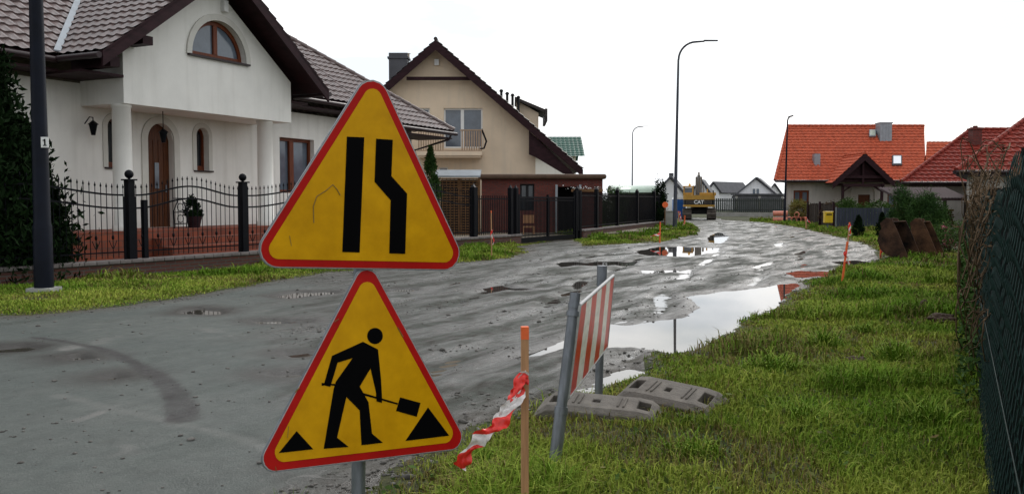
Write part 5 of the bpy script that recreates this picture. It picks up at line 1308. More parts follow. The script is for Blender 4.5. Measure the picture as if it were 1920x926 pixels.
q.build('grille', machine_g, ex)
for s_ in (-.16, .0, .16): q = MB(); q.tube([(bx_ + s_, DX + 2.6, zt_ + .1), (bx_ + s_, DX + 3.6, zt_ + .75), (bx_ + s_ * .8, DX + 4.6, bt - .25), (bx_ + s_ * .6, DX + 5.6, bt + .08)], .03, 6); q.build('hose', machine_k, ex)
q = MB(); q.box((xc, DX + 2.0, .62), (1.6, 2.2, .35)); q.tube([(xc, DX + 2.0, .78), (xc, DX + 2.0, zb_)], .7, 16); q.build('undercarriage', machine_k, ex)

ex.rotation_euler.z = -math.atan2(xc, DX)
# blue portable cabin behind the excavator's left edge
Dk = 77.0; a, b = at(1264, 413, Dk), at(1286, 370, Dk)
pc_ = empty('portable_cabin', ((a.x + b.x) / 2, Dk, 0), 'blue portable site toilet with white roof beside the excavator', 'cabin')
q = MB(); w_ = b.x - a.x; cx_ = (a.x + b.x) / 2
q.box((cx_, Dk + w_ / 2, b.z * .45 + .02), (w_, w_, b.z * .9)); 
for k in range(5): q.box((a.x + w_ * (k + .5) / 5, Dk - .02, b.z * .45), (.04, .04, b.z * .8))
q.build('body', blue_p, pc_)
q = MB(); q.prism([(a.x - .05, Dk - .06, b.z * .905), (b.x + .05, Dk - .06, b.z * .905), (b.x - .05, Dk - .06, b.z), (a.x + .05, Dk - .06, b.z)], (0, w_ + .12, 0)); q.build('roof', pvc, pc_)
q = MB(); q.box((cx_ + .05, Dk - .055, b.z * .42), (w_ * .6, .03, b.z * .7)); q.build('door', mat('deep_blue_plastic', (.02, .09, .30), .4, .1, 3), pc_)
# grey utility cabinet and orange lamp on a post
Dm = 50.5; a, b = at(1247, 430, Dm), at(1262, 397, Dm)
uc = empty('utility_cabinet', ((a.x + b.x) / 2, Dm, 0), 'pale grey utility cabinet in the grass beside the tall street lamp', 'cabinet')
q = MB(); q.box(((a.x + b.x) / 2, Dm, b.z / 2), (b.x - a.x, .3, b.z)); q.box(((a.x + b.x) / 2, Dm, b.z + .03), (b.x - a.x + .08, .38, .06)); q.build('body', concrete, uc)
q = MB(); q.box(((a.x + b.x) / 2, Dm - .158, b.z * .55), ((b.x - a.x) * .8, .012, b.z * .7)); q.build('door', concrete, uc)
p = at(1247, 384, 49.5); ol = empty('warning_lamp', (p.x, p.y, 0), 'orange round warning lamp on a thin post by the grey cabinet', 'lamp')
q = MB(); q.tube([(p.x, p.y, -.05), (p.x, p.y, p.z - .18)], .03, 6); q.build('post', wood_slat, ol)
q = MB(); q.tube([(p.x, p.y - .05, p.z), (p.x, p.y + .05, p.z)], [.17, .15], 14); q.build('lamp', paint_or, ol)
q = MB(); q.box((p.x + .16, p.y, p.z - .02), (.16, .06, .12)); q.build('bracket', pvc, ol)

# ------------------------------------------------------------------ street lamps
def street_lamp(p, h, r0, r1, arm, label, m=pole_mid, dirx=1.0, diry=0.0, base=True, lean=0.0):
    o = empty('street_lamp', p, label, 'street lamp', 'street lamps along the road'); p = Vector(p)
    q = MB(); d_ = Vector((dirx, diry, 0)); hb = h - arm * .55
    tl = Vector((lean, 0, 0))
    q.tube([p + Vector((0, 0, z)) + tl * (z / h) for z in (-.1, 1.1, 1.15, hb * .5, hb)], [r0 * 1.15, r0 * 1.12, r0, (r0 + r1) / 2, r1], 12); q.build('pole', m, o)
    q = MB(); t_ = p + Vector((0, 0, hb)) + tl; rr_ = arm * .55
    q.tube([t_] + [t_ + d_ * rr_ * (1 - math.cos(a)) + Vector((0, 0, rr_ * math.sin(a))) for a in [math.pi / 2 * k / 8 for k in range(1, 9)]] + [t_ + d_ * arm * .8 + Vector((0, 0, rr_ + .03))], [r1] * 9 + [r1 * .8], 8); q.build('arm', m, o)
    q = MB(); hd = t_ + d_ * arm * .78 + Vector((0, 0, rr_ + .03)); n_ = Vector((-diry, dirx, 0))
    q.prism([hd + n_ * .09, hd + d_ * .75 + n_ * .05, hd + d_ * .75 - n_ * .05, hd - n_ * .09], (0, 0, .07)); q.build('lamp_head', m, o, bevel=.015)
    if base: q = MB(); q.box(p + Vector((0, 0, .02)), (r0 * 3.0, r0 * 3.0, .10)); q.build('base', concrete, o)
    return o
p = gp(83, 552); z_ = HZ(p.x, p.y); p.z = z_
sl = street_lamp(p, 9.0, .135, .09, 1.6, 'thick dark lamp pole in the left grass strip carrying a small white number plate', pole_dk, .8, .3)
q = MB(); a = at(84, 267, p.y - .13); q.box((a.x, a.y, a.z), (.125, .012, .175)); plate = q.build('number_plate', pvc, sl)
q = MB(); 
for c_, s_ in (((.004, 0), (.022, .11)), ((-.014, .032), (.03, .016)), ((.004, -.052), (.06, .014))): q.box((a.x + c_[0], a.y - .009, a.z + c_[1]), (s_[0], .005, s_[1]))
q.build('number', sign_k, plate)
p = at(1265, 431, 47.5); p.z = 0; hh_ = at(1300, 79, 47.5).z
street_lamp(p, hh_, .105, .055, 1.9 * .9, 'tall grey street lamp with curved arm standing near the excavator', pole_mid, lean=.12)
p = at(1185, 400, 108); p.z = 0; street_lamp(p, at(1190, 238, 108).z, .10, .06, 1.6, 'thin distant street lamp rising behind the pale green greenhouse roof', pole_mid, base=False)
p = at(1471, 404, 61); p.z = 0; street_lamp(p, at(1474, 222, 61).z, .08, .05, .5, 'dark street lamp in front of the left end of the orange roof', pole_dk, 0, -1, base=False, lean=.1)

# ------------------------------------------------------------------ pipes, yellow bin, excavator buckets
Dp_ = 63.0
pi = 0
def pipe(c, d, r, L__, label):
    c = Vector(c); d = Vector(d).normalized(); q = MB(); q.tube([c - d * L__ / 2, c + d * L__ / 2 - d * .14], r * .9, 16, 0, cap=False); q.tube([c - d * L__ / 2, c - d * L__ / 2 + d * .01], [r * .9, r * .72], 16, cap=False); q.tube([c + d * (L__ / 2 - .02), c - d * L__ / 2 + d * .02], r * .74, 16, cap=False)
    q.tube([c + d * (L__ / 2 - .16), c + d * (L__ / 2 - .14), c + d * L__ / 2], [r * .9, r, r], 16, cap=False)
    tag(q.build('pipe', pipe_m), label, 'pipe', 'terracotta pipes stacked beside the road')
q0 = at(1462, 417, Dp_)
for k, (px, py) in enumerate(((1463, 412), (1463, 404))): c_ = at(px, py, Dp_); pipe((c_.x, Dp_, .20 + .44 * k), (1, -.35, 0), .2, 1.0, ['terracotta pipe lying lowest in the left pair seen side on', 'terracotta pipe on top of the left pair seen side on'][k])
for k, px in enumerate((1480, 1489, 1498)): c_ = at(px, 408, Dp_ + .4); pipe((c_.x, Dp_ + .4, .20), (.35, 1, 0), .2, 1.0, ['leftmost of three terracotta pipes lying side by side end on', 'middle of three terracotta pipes lying side by side end on', 'rightmost of three terracotta pipes lying side by side end on'][k])
c_ = at(1494, 401, Dp_ + .4); pipe((c_.x, Dp_ + .4, .56), (.35, 1, 0), .19, 1.0, 'terracotta pipe resting on top of the three end on pipes')
c_ = at(1505, 403, Dp_ + .6); pipe((c_.x + .12, Dp_ + .6, .2), (.6, 1, 0), .2, 1.0, 'single terracotta pipe lying last at the right end of the pile')
Db = 48.5; a, b = at(1545, 418, Db), at(1560, 398, Db); yb_ = empty('litter_bin', ((a.x + b.x) / 2, Db, 0), 'yellow plastic litter bin on a short post before the reed fence', 'bin')
q = MB(); q.box(((a.x + b.x) / 2, Db, (a.z + b.z) / 2), (b.x - a.x, .35, b.z - a.z)); q.box(((a.x + b.x) / 2, Db, b.z + .02), (b.x - a.x + .05, .4, .06)); q.build('body', yellow_p, yb_, bevel=.03)
q = MB(); q.box(((a.x + b.x) / 2, Db - .182, b.z - .12), ((b.x - a.x) * .7, .012, .07)); q.build('slot', machine_k, yb_)
q = MB(); q.tube([((a.x + b.x) / 2, Db + .05, -.05), ((a.x + b.x) / 2, Db + .05, a.z)], .05, 8); q.build('post', galv, yb_)

def bucket(o_, ang, W, H_, label, m=rust, tilt=0.0):
    """excavator bucket standing mouth sideways: curved shell between two side plates, cutting edge with teeth, two hinge ears"""
    root = empty('excavator_bucket', o_, label, 'excavator bucket', 'excavator buckets parked on the grass')
    o_ = Vector(o_); T_ = Matrix.Rotation(ang, 3, 'Z'); 
    def X(a, w, z): return o_ + T_ @ Vector((a, w, z))
    # profile in (a,z): back is the curved shell, mouth opens to +a
    prof = [(.62, .0), (.30, .0), (.05, .06), (-.14, .22), (-.22, .46), (-.17, .72), (.0, .92), (.18, 1.0)]
    prof = [(x_ * H_, z_ * H_ + .02) for x_, z_ in prof]
    th = .025 * H_; q = MB(); n = len(prof)
    inn = []
    for i, (x_, z_) in enumerate(prof):
        a = prof[max(0, i - 1)]; b = prof[min(n - 1, i + 1)]; dx, dz = b[0] - a[0], b[1] - a[1]; l_ = math.hypot(dx, dz); inn.append((x_ + dz / l_ * th, z_ - dx / l_ * th))
    V_ = []
    for (x_, z_), (xi, zi) in zip(prof, inn): V_ += [X(x_, -W / 2, z_), X(x_, W / 2, z_), X(xi, W / 2, zi), X(xi, -W / 2, zi)]
    F_ = []
    for i in range(n - 1):
        for k in range(4): F_.append((4 * i + k, 4 * i + (k + 1) % 4, 4 * i + 4 + (k + 1) % 4, 4 * i + 4 + k))
    F_ += [(0, 1, 2, 3), tuple(4 * (n - 1) + k for k in range(4))]
    q.add(V_, F_, 0, False); q.build('shell', m, root)
    for s_ in (-1, 1):
        q = MB(); pts = [X(x_, s_ * (W / 2 + .001) - (.02 if s_ < 0 else 0), z_) for x_, z_ in prof] + [X(.30 * H_, s_ * (W / 2 + .001) - (.02 if s_ < 0 else 0), .78 * H_)]
        q.prism(pts, T_ @ Vector((0, .02, 0))); q.build('side_plate', m, root)
    for s_ in (-.22, .22):
        q = MB(); q.prism([X(-.18 * H_, W * s_ - .02, .70 * H_), X(-.26 * H_, W * s_ - .02, .95 * H_), X(-.10 * H_, W * s_ - .02, 1.10 * H_), X(.06 * H_, W * s_ - .02, 1.08 * H_), X(.10 * H_, W * s_ - .02, .98 * H_)], T_ @ Vector((0, .045, 0))); q.build('hinge_ear', m, root)
    for k in range(5):
        w_ = -W / 2 + W * (k + .5) / 5; q = MB(); q.hexa([X(.58 * H_, w_ - .04, .0), X(.76 * H_, w_ - .015, .0), X(.76 * H_, w_ + .015, .0), X(.58 * H_, w_ + .04, .0), X(.58 * H_, w_ - .04, .07), X(.76 * H_, w_ - .015, .03), X(.76 * H_, w_ + .015, .03), X(.58 * H_, w_ + .04, .07)]); q.build('tooth', m, root)
    return root
p = at(1696, 484, 23.0); z_ = HZ(p.x, p.y)
bucket((p.x + .10, 24.0, z_), R(-43), .95, .98, 'large rusty excavator bucket with blackened back nearest the road')
p = at(1728, 480, 24); bucket((p.x + .45, 25.1, z_), R(-43), .55, .95, 'narrower brown excavator bucket leaning close behind the large one', rust2)
# soil and stones around the bucket, clods
def clod(px, py, w, h, label, m=clod_m, seed=0):
    p = gp(px, py, .1); z_ = HZ(p.x, p.y); rng = np.random.default_rng(seed); bm = bmesh.new(); bmesh.ops.create_icosphere(bm, subdivisions=4, radius=1)
    for v in bm.verts:
        c_ = v.co; n_ = (fbm(np.array([c_.x * 1.6 + seed]), np.array([c_.y * 1.6 + c_.z * 1.3]), 4, seed)[0] - .5) * 1.1
        v.co = c_ * (1 + n_); v.co.x *= w / 2; v.co.y *= w / 2; v.co.z = max(-.3, v.co.z) * h
    V_ = [Vector((p.x, p.y, z_)) + v.co for v in bm.verts]; F_ = [[v.index for v in f.verts] for f in bm.faces]; q = MB(); q.add(V_, F_, 0, False); bm.free()
    return tag(q.build('soil_clod', m), label, 'clod', 'clods of earth on the grass')
clod(1733, 583, .34, .16, 'dark upright clod of earth on the right hand grass', seed=3); clod(1762, 596, .40, .09, 'flat dark clod of earth near the mesh fence', seed=5)
clod(1530, 592, .22, .06, 'small brown clod between the stakes and the grass tufts', seed=6); clod(1608, 665, .3, .05, 'low brown clod in the middle of the grass', seed=8)

# ------------------------------------------------------------------ trees and shrubs
p = FA.P(FA.F(0, 480)[0], 0, -1.5)
shrub('thuja', (p.x, p.y, .1), (1.9, 1.6, 6.0), 70000, leaf_dark, 'broad dark conifer at the left edge behind the lamp pole', 'conifer', 'cone', .16, 11, 420, 3, 'conifers in the front gardens', up=.8, cr=.30, stem_r=.07, aspect=.35)
p = FA.P(FA.F(100, 480)[0], 0, -1.0)
shrub('thuja', (p.x, p.y, .1), (.95, .9, 3.0), 26000, leaf_dark, 'lower dark conifer right of the lamp pole before the white house wall', 'conifer', 'cone', .14, 12, 260, 3, 'conifers in the front gardens', up=.8, cr=.30, stem_r=.05, aspect=.35)
p = at(808, 420, 34.0)
shrub('thuja', (p.x, 34.0, .1), (.62, .6, at(806, 288, 34).z + .1), 7000, leaf_pine, 'slim green conifer between the signs and the lattice screen', 'conifer', 'cone', .12, 13, 120, 2, 'conifers in the front gardens', up=.8, stem_r=.05, aspect=.35)
for px, ytop, lab, sd_ in ((1596, 409, 'small pointed conifer at the left part of the board fence', 14), (1639, 403, 'small pointed conifer nearer the large bush by the board fence', 15)):
    p = gp(px, 444); shrub('thuja', (p.x, 37.5, .05), (.30, .3, at(px, ytop, 37.5).z), 3500, leaf_dark, lab, 'conifer', 'cone', .09, sd_, 70, 2, 'small conifers before the board fence', up=.8, aspect=.35)
p = at(1738, 440, 30.0); shrub('pine_bush', (p.x, 30.0, .1), (.55, .5, 1.5), 12000, leaf_pine, 'loose feathery pine bush right behind the rusty buckets', 'bush', 'ball', .16, 16, 80, 5, up=.7, aspect=.12, cr=.36)
p = at(1690, 440, 31.0); shrub('pine_bush', (p.x, 31.0, .1), (.42, .4, 1.7), 7000, leaf_pine, 'smaller pine bush left of the feathery one behind the buckets', 'bush', 'ball', .15, 17, 50, 4, up=.7, aspect=.12, cr=.4)
p = at(1782, 470, 25.5); shrub('rose_bush', (p.x, 25.5, .1), (.65, .5, .8), 4500, leaf_mid, 'low rose bush with pink blooms beside the dark fence post', 'bush', 'ball', .06, 18, 60, 6, up=.2, cr=.45)
rb_ = bpy.data.objects['rose_bush']; rng = np.random.default_rng(4)
C_ = np.array([p.x, 25.4, .55]) + rng.normal(size=(16, 3)) * np.array([.40, .25, .18]); P_ = np.repeat(C_, 26, 0) + rng.normal(size=(416, 3)) * .035; V_, F_ = leaves(P_, .05, rng, 0, .9); raw_mesh('blossom', V_, [F_], pink_m, rb_, np.repeat(rng.uniform(0, 1, 416), 4))
p = at(1499, 410, 64.6); shrub('yellow_bush', (p.x, 64.6, 0), (.75, .7, 1.5), 4000, leaf_yel, 'yellow green bush under the left window of the orange roofed house', 'bush', 'ball', .12, 19, 50, 4)
p = at(1525, 400, 57); 
for px, top, wd, lab, sd_ in ((1583, 378, .7, 'leafy hedge shrub peeping over the fence left of the oak door', 20), (1597, 376, .9, 'leafy hedge shrub peeping over the fence nearest the oak door', 21), (1645, 380, 1.1, 'leafy hedge shrub peeping over the fence right of the oak door', 22), (1556, 384, .6, 'reddish hedge shrub above the yellow bin', 23)):
    p = at(px, 400, 54.5); shrub('hedge_shrub', (p.x, 54.5, 0), (wd, .6, at(px, top, 54.5).z), 4200, leaf_mid if sd_ != 23 else leaf_dry, lab, 'shrub', 'ball', .11, sd_, 60, 4, 'shrubs above the board fence')
p = at(1148, 420, 49); shrub('garden_shrub', (p.x, 49.0, 0), (.9, .7, 2.1), 6000, leaf_pine, 'grey green shrub filling the gap between brick shed and greenhouse', 'shrub', 'ball', .12, 24, 70, 5)
for px, lab, sd_ in ((1180, 'dark garden shrub in front of the greenhouse, left one', 25), (1215, 'dark garden shrub in front of the greenhouse, right one', 26)):
    p = at(px, 420, 50); shrub('garden_shrub', (p.x, 50.4, 0), (.8, .5, 1.5), 4500, leaf_dark, lab, 'shrub', 'ball', .11, sd_, 60, 4)
p = at(1239, 420, 51); shrub('garden_shrub', (p.x, 51.6, 0), (.42, .42, 2.6), 4500, leaf_dark, 'tall narrow dark shrub at the far end of the long fence', 'shrub', 'ball', .12, 27, 70, 4)
# tufts of taller grass, each clump its own plant
rd = random.Random(77); rng = np.random.default_rng(77)
def tuft(px, py, r, h, n, lab, seed):
    r *= 1.35; n = int(n * .6)
    p = gp(px, py, .1); z_ = HZ(p.x, p.y); rng = np.random.default_rng(seed)
    a = rng.uniform(0, 2 * np.pi, n); q_ = r * rng.uniform(0, 1, n) ** .8 * (.75 + .35 * np.sin(3 * a + seed) + .25 * np.sin(5 * a + seed * 2.1)); bx_ = p.x + np.cos(a) * q_; by_ = p.y + np.sin(a) * q_
    L_ = h * .68 * np.exp(rng.normal(-.35, .45, n)).clip(.25, 1.6) * (1.1 - .6 * (q_ / r) ** 2); w_ = max(.004, p.y * .0006); a2 = a + rng.normal(size=n) * 1.3; out_ = np.stack([np.cos(a2), np.sin(a2), 0 * a], 1); lean = (rng.uniform(.1, .9, n) + .3 * q_ / r)[:, None]
    b = np.stack([bx_, by_, 0 * bx_ + z_ - .01], 1); tn = np.stack([-out_[:, 1], out_[:, 0], 0 * a], 1) * w_ * rng.uniform(.7, 1.3, n)[:, None]; Z = np.array([0, 0, 1.0])
    m1 = b + out_ * L_[:, None] * lean * .25 + Z * L_[:, None] * .55; m2 = b + out_ * L_[:, None] * lean * .65 + Z * L_[:, None] * .82; tp = b + out_ * L_[:, None] * lean * 1.1 + Z * (L_ * .80)[:, None]
    V_ = np.stack([b - tn, b + tn, m1 + tn, m1 - tn, m2 + tn * .7, m2 - tn * .7, tp], 1).reshape(-1, 3); k = np.arange(n)[:, None] * 7
    o = raw_mesh('grass_tuft', V_, [np.concatenate([k + np.array([[0, 1, 2, 3]]), k + np.array([[3, 2, 4, 5]])]), k + np.array([[5, 4, 6]])], [grass_m], None, np.repeat(np.clip(rng.normal(.12, .22, n), 0, 1), 7), off=(p.x, p.y, z_))
    tag(o, lab, 'grass tuft', 'taller grass tufts on the verge')
for i, (px, py, r, h, n, lab) in enumerate(((1675, 552, .28, .26, 700, 'dark rounded grass tuft highest on the verge, left of the upright clod'), (1450, 680, .26, .22, 800, 'grass tuft beside the end of the large puddle'), (1545, 640, .20, .26, 600, 'grass tuft with tall stems in the middle of the verge'),
        (1590, 690, .3, .18, 900, 'wide low grass tuft in the middle of the verge'), (1680, 665, .3, .26, 900, 'bushy grass tuft below the dark clods'), (1530, 590, .22, .16, 500, 'small grass tuft left of the brown clod'), (1300, 830, .22, .16, 700, 'grass tuft below the loose rubber base block'),
        (1500, 770, .22, .18, 800, 'grass tuft right of the loose rubber base block'), (1740, 780, .22, .2, 700, 'grass tuft near the foot of the mesh fence'), (905, 850, .2, .14, 600, 'grass tuft below the hanging tape end'), (1620, 615, .2, .18, 500, 'small grass tuft left of the bushy one'))):
    tuft(px, py, r, h, n, lab, 100 + i)
# stones
q = MB()
# ------------------------------------------------------------------ stakes with tape
def stake(p, top, w, label, m=wood_raw, tipm=None):
    """square wooden stake, sharp in the ground, painted head"""
    root = empty('wooden_stake', (p[0], p[1], 0), label, 'stake', 'marking stakes along the road')
    p = Vector(p); top = Vector(top); d_ = (top - p); 
    q = MB(); q.box((p + top) / 2 - d_.normalized() * .03, (w, w, d_.length - .06), (1, .12, 0), rot=d_); q.build('shaft', m, root)
    q = MB(); q.box(top - d_.normalized() * .03, (w * 1.04, w * 1.04, .06), (1, .12, 0), rot=d_); q.build('painted_head', tipm or paint_or, root)
    return root
def tape(pts, w, label, n=40, twist=2.2, seed=0, wdir=None):
    """ribbon through the points with a slow twist and crumples"""
    P_ = [Vector(p) for p in pts]; rd = random.Random(seed); cum = [0]
    for a, b in zip(P_[:-1], P_[1:]): cum.append(cum[-1] + (b - a).length)
    def ev(s):
        s = max(0, min(cum[-1], s)); i = max(j for j in range(len(cum)) if cum[j] <= s + 1e-9); i = min(i, len(P_) - 2)
        t = (s - cum[i]) / max(1e-6, cum[i + 1] - cum[i]); p0 = P_[max(0, i - 1)]; p1 = P_[i]; p2 = P_[i + 1]; p3 = P_[min(len(P_) - 1, i + 2)]
        return .5 * ((2 * p1) + (p2 - p0) * t + (2 * p0 - 5 * p1 + 4 * p2 - p3) * t * t + (3 * p1 - p0 - 3 * p2 + p3) * t ** 3)
    V_ = []; uv = []; M_ = 4
    for k in range(n + 1):
        s = cum[-1] * k / n; c = ev(s); d_ = (ev(s + .01) - ev(s - .01)).normalized(); ref = Vector((0, 1, 0)); x_ = d_.cross(ref).normalized(); y_ = d_.cross(x_)
        a = twist * math.sin(k / n * 5.0) * .5 + .25 * math.sin(k * .9 + seed); wd = x_ * math.cos(a) + y_ * math.sin(a); nn = d_.cross(wd)
        ww = w * (.72 + .28 * math.sin(k * .37 + 1.3 + seed)) * (1 if 0 < k else .4)
        for j in range(M_ + 1): t = j / M_ - .5; V_.append(c + wd * ww * t + nn * w * .10 * math.sin(j * 2.1 + k * .7)); uv.append((s, t * w))
    me = bpy.data.meshes.new('barrier_tape'); o0 = P_[0]
    F_ = [(k * (M_ + 1) + j, k * (M_ + 1) + j + 1, (k + 1) * (M_ + 1) + j + 1, (k + 1) * (M_ + 1) + j) for k in range(n) for j in range(M_)]
    me.from_pydata([tuple(v - o0) for v in V_], [], F_); l_ = me.uv_layers.new(name='UVMap')
    for lp in me.loops: l_.data[lp.index].uv = uv[lp.vertex_index]
    for p_ in me.polygons: p_.use_smooth = True
    me.materials.append(tape_m); o = bpy.data.objects.new('barrier_tape', me); COL.objects.link(o); o.location = o0
    tag(o, label, 'tape', 'red and white tape tied to stakes'); return o
Dn = 4.2
b_ = gp(984.5, 1005); t_ = at(984, 612, Dn)
stake((b_.x, Dn, -.05), (t_.x, Dn, t_.z), .034, 'near light wooden stake right of the road signs with glowing orange head')
tape([at(990, 707, Dn - .02), at(978, 712, Dn - .03), at(972, 735, Dn - .04), at(955, 768, Dn - .07), at(932, 797, Dn - .10), at(905, 818, Dn - .14), at(884, 838, Dn - .17), at(862, 876, Dn - .2)], .085, 'long red and white tape drooping from the near stake towards the grass', 70, .9, 1)
tape([at(991, 704, Dn - .03), at(984, 703, Dn - .035), at(975, 712, Dn - .035), at(966, 740, Dn - .05), at(946, 772, Dn - .06), at(938, 782, Dn - .06)], .06, 'short doubled tape end knotted at the near stake', 30, 1.0, 4)
def far_stake(px, py, pxt, pyt, d, tp, lab, tlab, w=.045, lean=0):
    b_ = at(px, py, d); t_ = at(pxt, pyt, d); stake((b_.x, d, min(b_.z, 0.0) - .05), (t_.x, d, t_.z), w, lab, paint_or if 'orange' in lab else wood_raw)
    tape([at(a, b, d - .05) for a, b in tp], .10 if d > 30 else .06, tlab, 16, 1.2, int(px))
far_stake(1237, 462, 1238, 416, 33.0, [(1238, 436), (1234, 440), (1226, 441), (1220, 444)], 'thin orange stake at the left roadside beside the far puddle', 'tape fluttering left from the stake beside the far puddle', .04)
far_stake(1577, 540, 1589, 453, 16.5, [(1586, 470), (1584, 478), (1590, 484), (1586, 492)], 'leaning orange stake at the grass edge by the large puddle', 'small tape wisp low on the leaning orange stake', .03)
far_stake(1589, 458, 1593, 417, 31.0, [(1593, 420), (1593, 430), (1596, 440), (1592, 442)], 'pale stake in front of the left small conifer', 'tape knotted at the top of the pale stake by the conifer', .04)
far_stake(1651, 484, 1652, 436, 24.5, [(1652, 456), (1650, 462), (1654, 468), (1650, 482)], 'thin orange stake just left of the excavator buckets', 'tape hanging down the stake beside the buckets', .035)
far_stake(1512, 430, 1511, 408, 48.5, [(1511, 408), (1514, 413), (1518, 416), (1520, 418)], 'short pale stake between the pipes and the yellow bin', 'tape blowing right from the stake near the pipes', .06)
far_stake(1283, 428, 1284, 404, 50.0, [(1284, 416), (1280, 424), (1285, 427)], 'thin orange stake just below the excavator track', 'tape hanging on the stake below the excavator', .06)
far_stake(1273, 415, 1272, 396, 58.0, [(1275, 396), (1275, 404), (1277, 410), (1275, 414)], 'pale stake in front of the blue cabin', 'pinkish tape hanging in front of the blue cabin', .06)
far_stake(922, 486, 921, 395, 23.8, [(923, 431), (921, 440), (926, 450), (924, 459)], 'slim stake before the low brick wall right of the upper sign', 'red tape loop on the slim stake before the low brick wall', .028)

# ------------------------------------------------------------------ warning signs on their post
from mathutils import geometry as _g
def solve_sign(pa, pl, pr_, side, t0):
    """pose of an equilateral plate from its three sharp corners; returns 3 corner points"""
    rays = [ray(*p) for p in (pa, pl, pr_)]; t = np.array(t0, float)
    Rv = np.array([[r_.x, r_.y, r_.z] for r_ in rays])
    tgt = np.array([side, side, side])
    for it in range(200):
        P_ = Rv * t[:, None]; prs = ((0, 1), (1, 2), (2, 0)); f = np.array([np.linalg.norm(P_[a] - P_[b]) for a, b in prs]) - tgt
        J = np.zeros((3, 3))
        for i, (a, b) in enumerate(prs): e_v = (P_[a] - P_[b]) / np.linalg.norm(P_[a] - P_[b]); J[i, a] = e_v @ Rv[a]; J[i, b] = -e_v @ Rv[b]
        t -= .5 * np.linalg.lstsq(J, f, rcond=1e-3)[0]
    P_ = Rv * t[:, None]; return [Vector(p) + Vector((0, 0, CAM_H)) for p in P_], np.abs(f).max()
SG = empty('road_sign', at(680, 1080, 4.05) * 1.0, 'post with two yellow red rimmed triangular roadworks signs, one above the other', 'road sign')
SG.location.z = 0.0; OFF[SG.name] = Vector(SG.location)
def rounded(pts, r, n=8):
    out_ = []; N_ = len(pts)
    for i in range(N_):
        p0, p, p1 = pts[i - 1], pts[i], pts[(i + 1) % N_]; a = (p0 - p).normalized(); b = (p1 - p).normalized(); half = a.angle(b) / 2; dd = r / math.tan(half); c = p + (a + b).normalized() * (r / math.sin(half)); s = p + a * dd; e = p + b * dd
        for k in range(n + 1): 
            v = (s - c).lerp(e - c, k / n).normalized() * r; out_.append(c + v)
    return out_
def inset_tri(C, dist):
    cen = sum(C, Vector()) / 3; inr = (C[0] - C[1]).length / (2 * math.sqrt(3)); k = (inr - dist) / inr; return [cen + (c - cen) * k for c in C]
def sign_plate(pa, pl, pr_, side, d0, symbols, label, flaws, rr=.075):
    C, err = solve_sign(pa, pl, pr_, side, d0); N_ = (C[1] - C[0]).cross(C[2] - C[0]).normalized()
    if N_.y > 0: N_ = -N_
    print('sign', label, [tuple(round(v, 3) for v in c) for c in C], 'err', err, 'normal', tuple(round(v, 3) for v in N_))
    q = MB(); o = rounded(C, rr); q.prism([p - N_ * .013 for p in o], N_ * .013); 
    pl_ = q.build('sign_plate', [galv], SG); pl_['label'] = label
    def layer(name, pts, m, off, par, th=.0012): q = MB(); q.prism([p + N_ * off for p in pts], N_ * th); return q.build(name, m, par)
    e_ = layer('reflective_rim', rounded(inset_tri(C, .003), rr - .003), sign_w, .0006, pl_)
    layer('red_border', rounded(inset_tri(C, .006), rr - .005), sign_r, .0022, pl_); layer('yellow_face', rounded(inset_tri(C, .036), .040), sign_y, .0040, pl_)
    c0 = Vector((0, 0, CAM_H)); pn = C[0] + N_ * .0058
    def un(px, py): r_ = ray(px, py); return c0 + r_ * ((pn - c0).dot(N_) / r_.dot(N_))
    q = MB()
    for pts in symbols: 
        w = [un(*p) for p in pts]
        q.prism(w, N_ * .0012)
    q.build('symbol', sign_k, pl_)
    q = MB()
    for kind, pts, wd in flaws:
        w = [un(*p) for p in pts]
        q.tube([p + N_ * .0006 for p in w], wd, 4)
    if flaws: q.build('scratch', mat('sign_scratch', (.20, .14, .05), .6, .3, 40), pl_)
    return C, N_
z1 = lambda x_, y_: (460 + x_ / 2.316, 120 + y_ / 2.316)      # read off enlargements of the photograph
z2_ = lambda x_, y_: (460 + x_ / 2.123, 490 + y_ / 2.123)
sy1 = [[z1(*p) for p in ((441, 316), (516, 319), (496, 818), (421, 816))], [z1(*p) for p in ((568, 325), (640, 330), (634, 487), (702, 563), (694, 824), (625, 822), (631, 592), (561, 512))]]
C1, N1 = sign_plate((701.4, 116.2), (458.1, 501.6), (881, 507.7), 1.0, (3.668, 3.434, 3.951), sy1, 'upper plate showing the road narrowing on the right', [('s', [z1(*p) for p in ((297, 690), (295, 620), (310, 575), (350, 550), (380, 524), (398, 545), (412, 570))], .0018), ('s', [z1(*p) for p in ((192, 745), (200, 790))], .001)])
head = [z2_(516 + 31 * math.cos(2 * math.pi * k / 28), 296 + 32 * math.sin(2 * math.pi * k / 28)) for k in range(28)]
torso = [z2_(*p) for p in ((468, 319), (528, 350), (540, 470), (544, 545), (543, 562), (522, 556), (520, 520), (498, 425), (455, 497), (490, 560), (504, 684), (547, 720), (462, 730), (455, 592), (402, 538), (365, 700), (411, 737), (312, 744), (352, 505), (360, 478), (427, 384), (367, 402), (338, 498), (312, 492), (345, 375))]
import itertools
sy2 = [head, torso, [z2_(*p) for p in ((304, 482), (330, 486), (356, 486), (356, 494), (322, 490), (304, 494))], [z2_(*p) for p in ((468, 522), (608, 563), (605, 569), (476, 533))], [z2_(*p) for p in ((616, 540), (697, 562), (682, 617), (600, 594))],
       [z2_(*p) for p in ((204, 674), (270, 746), (133, 761))], [z2_(*p) for p in ((727, 580), (811, 692), (637, 713))]]
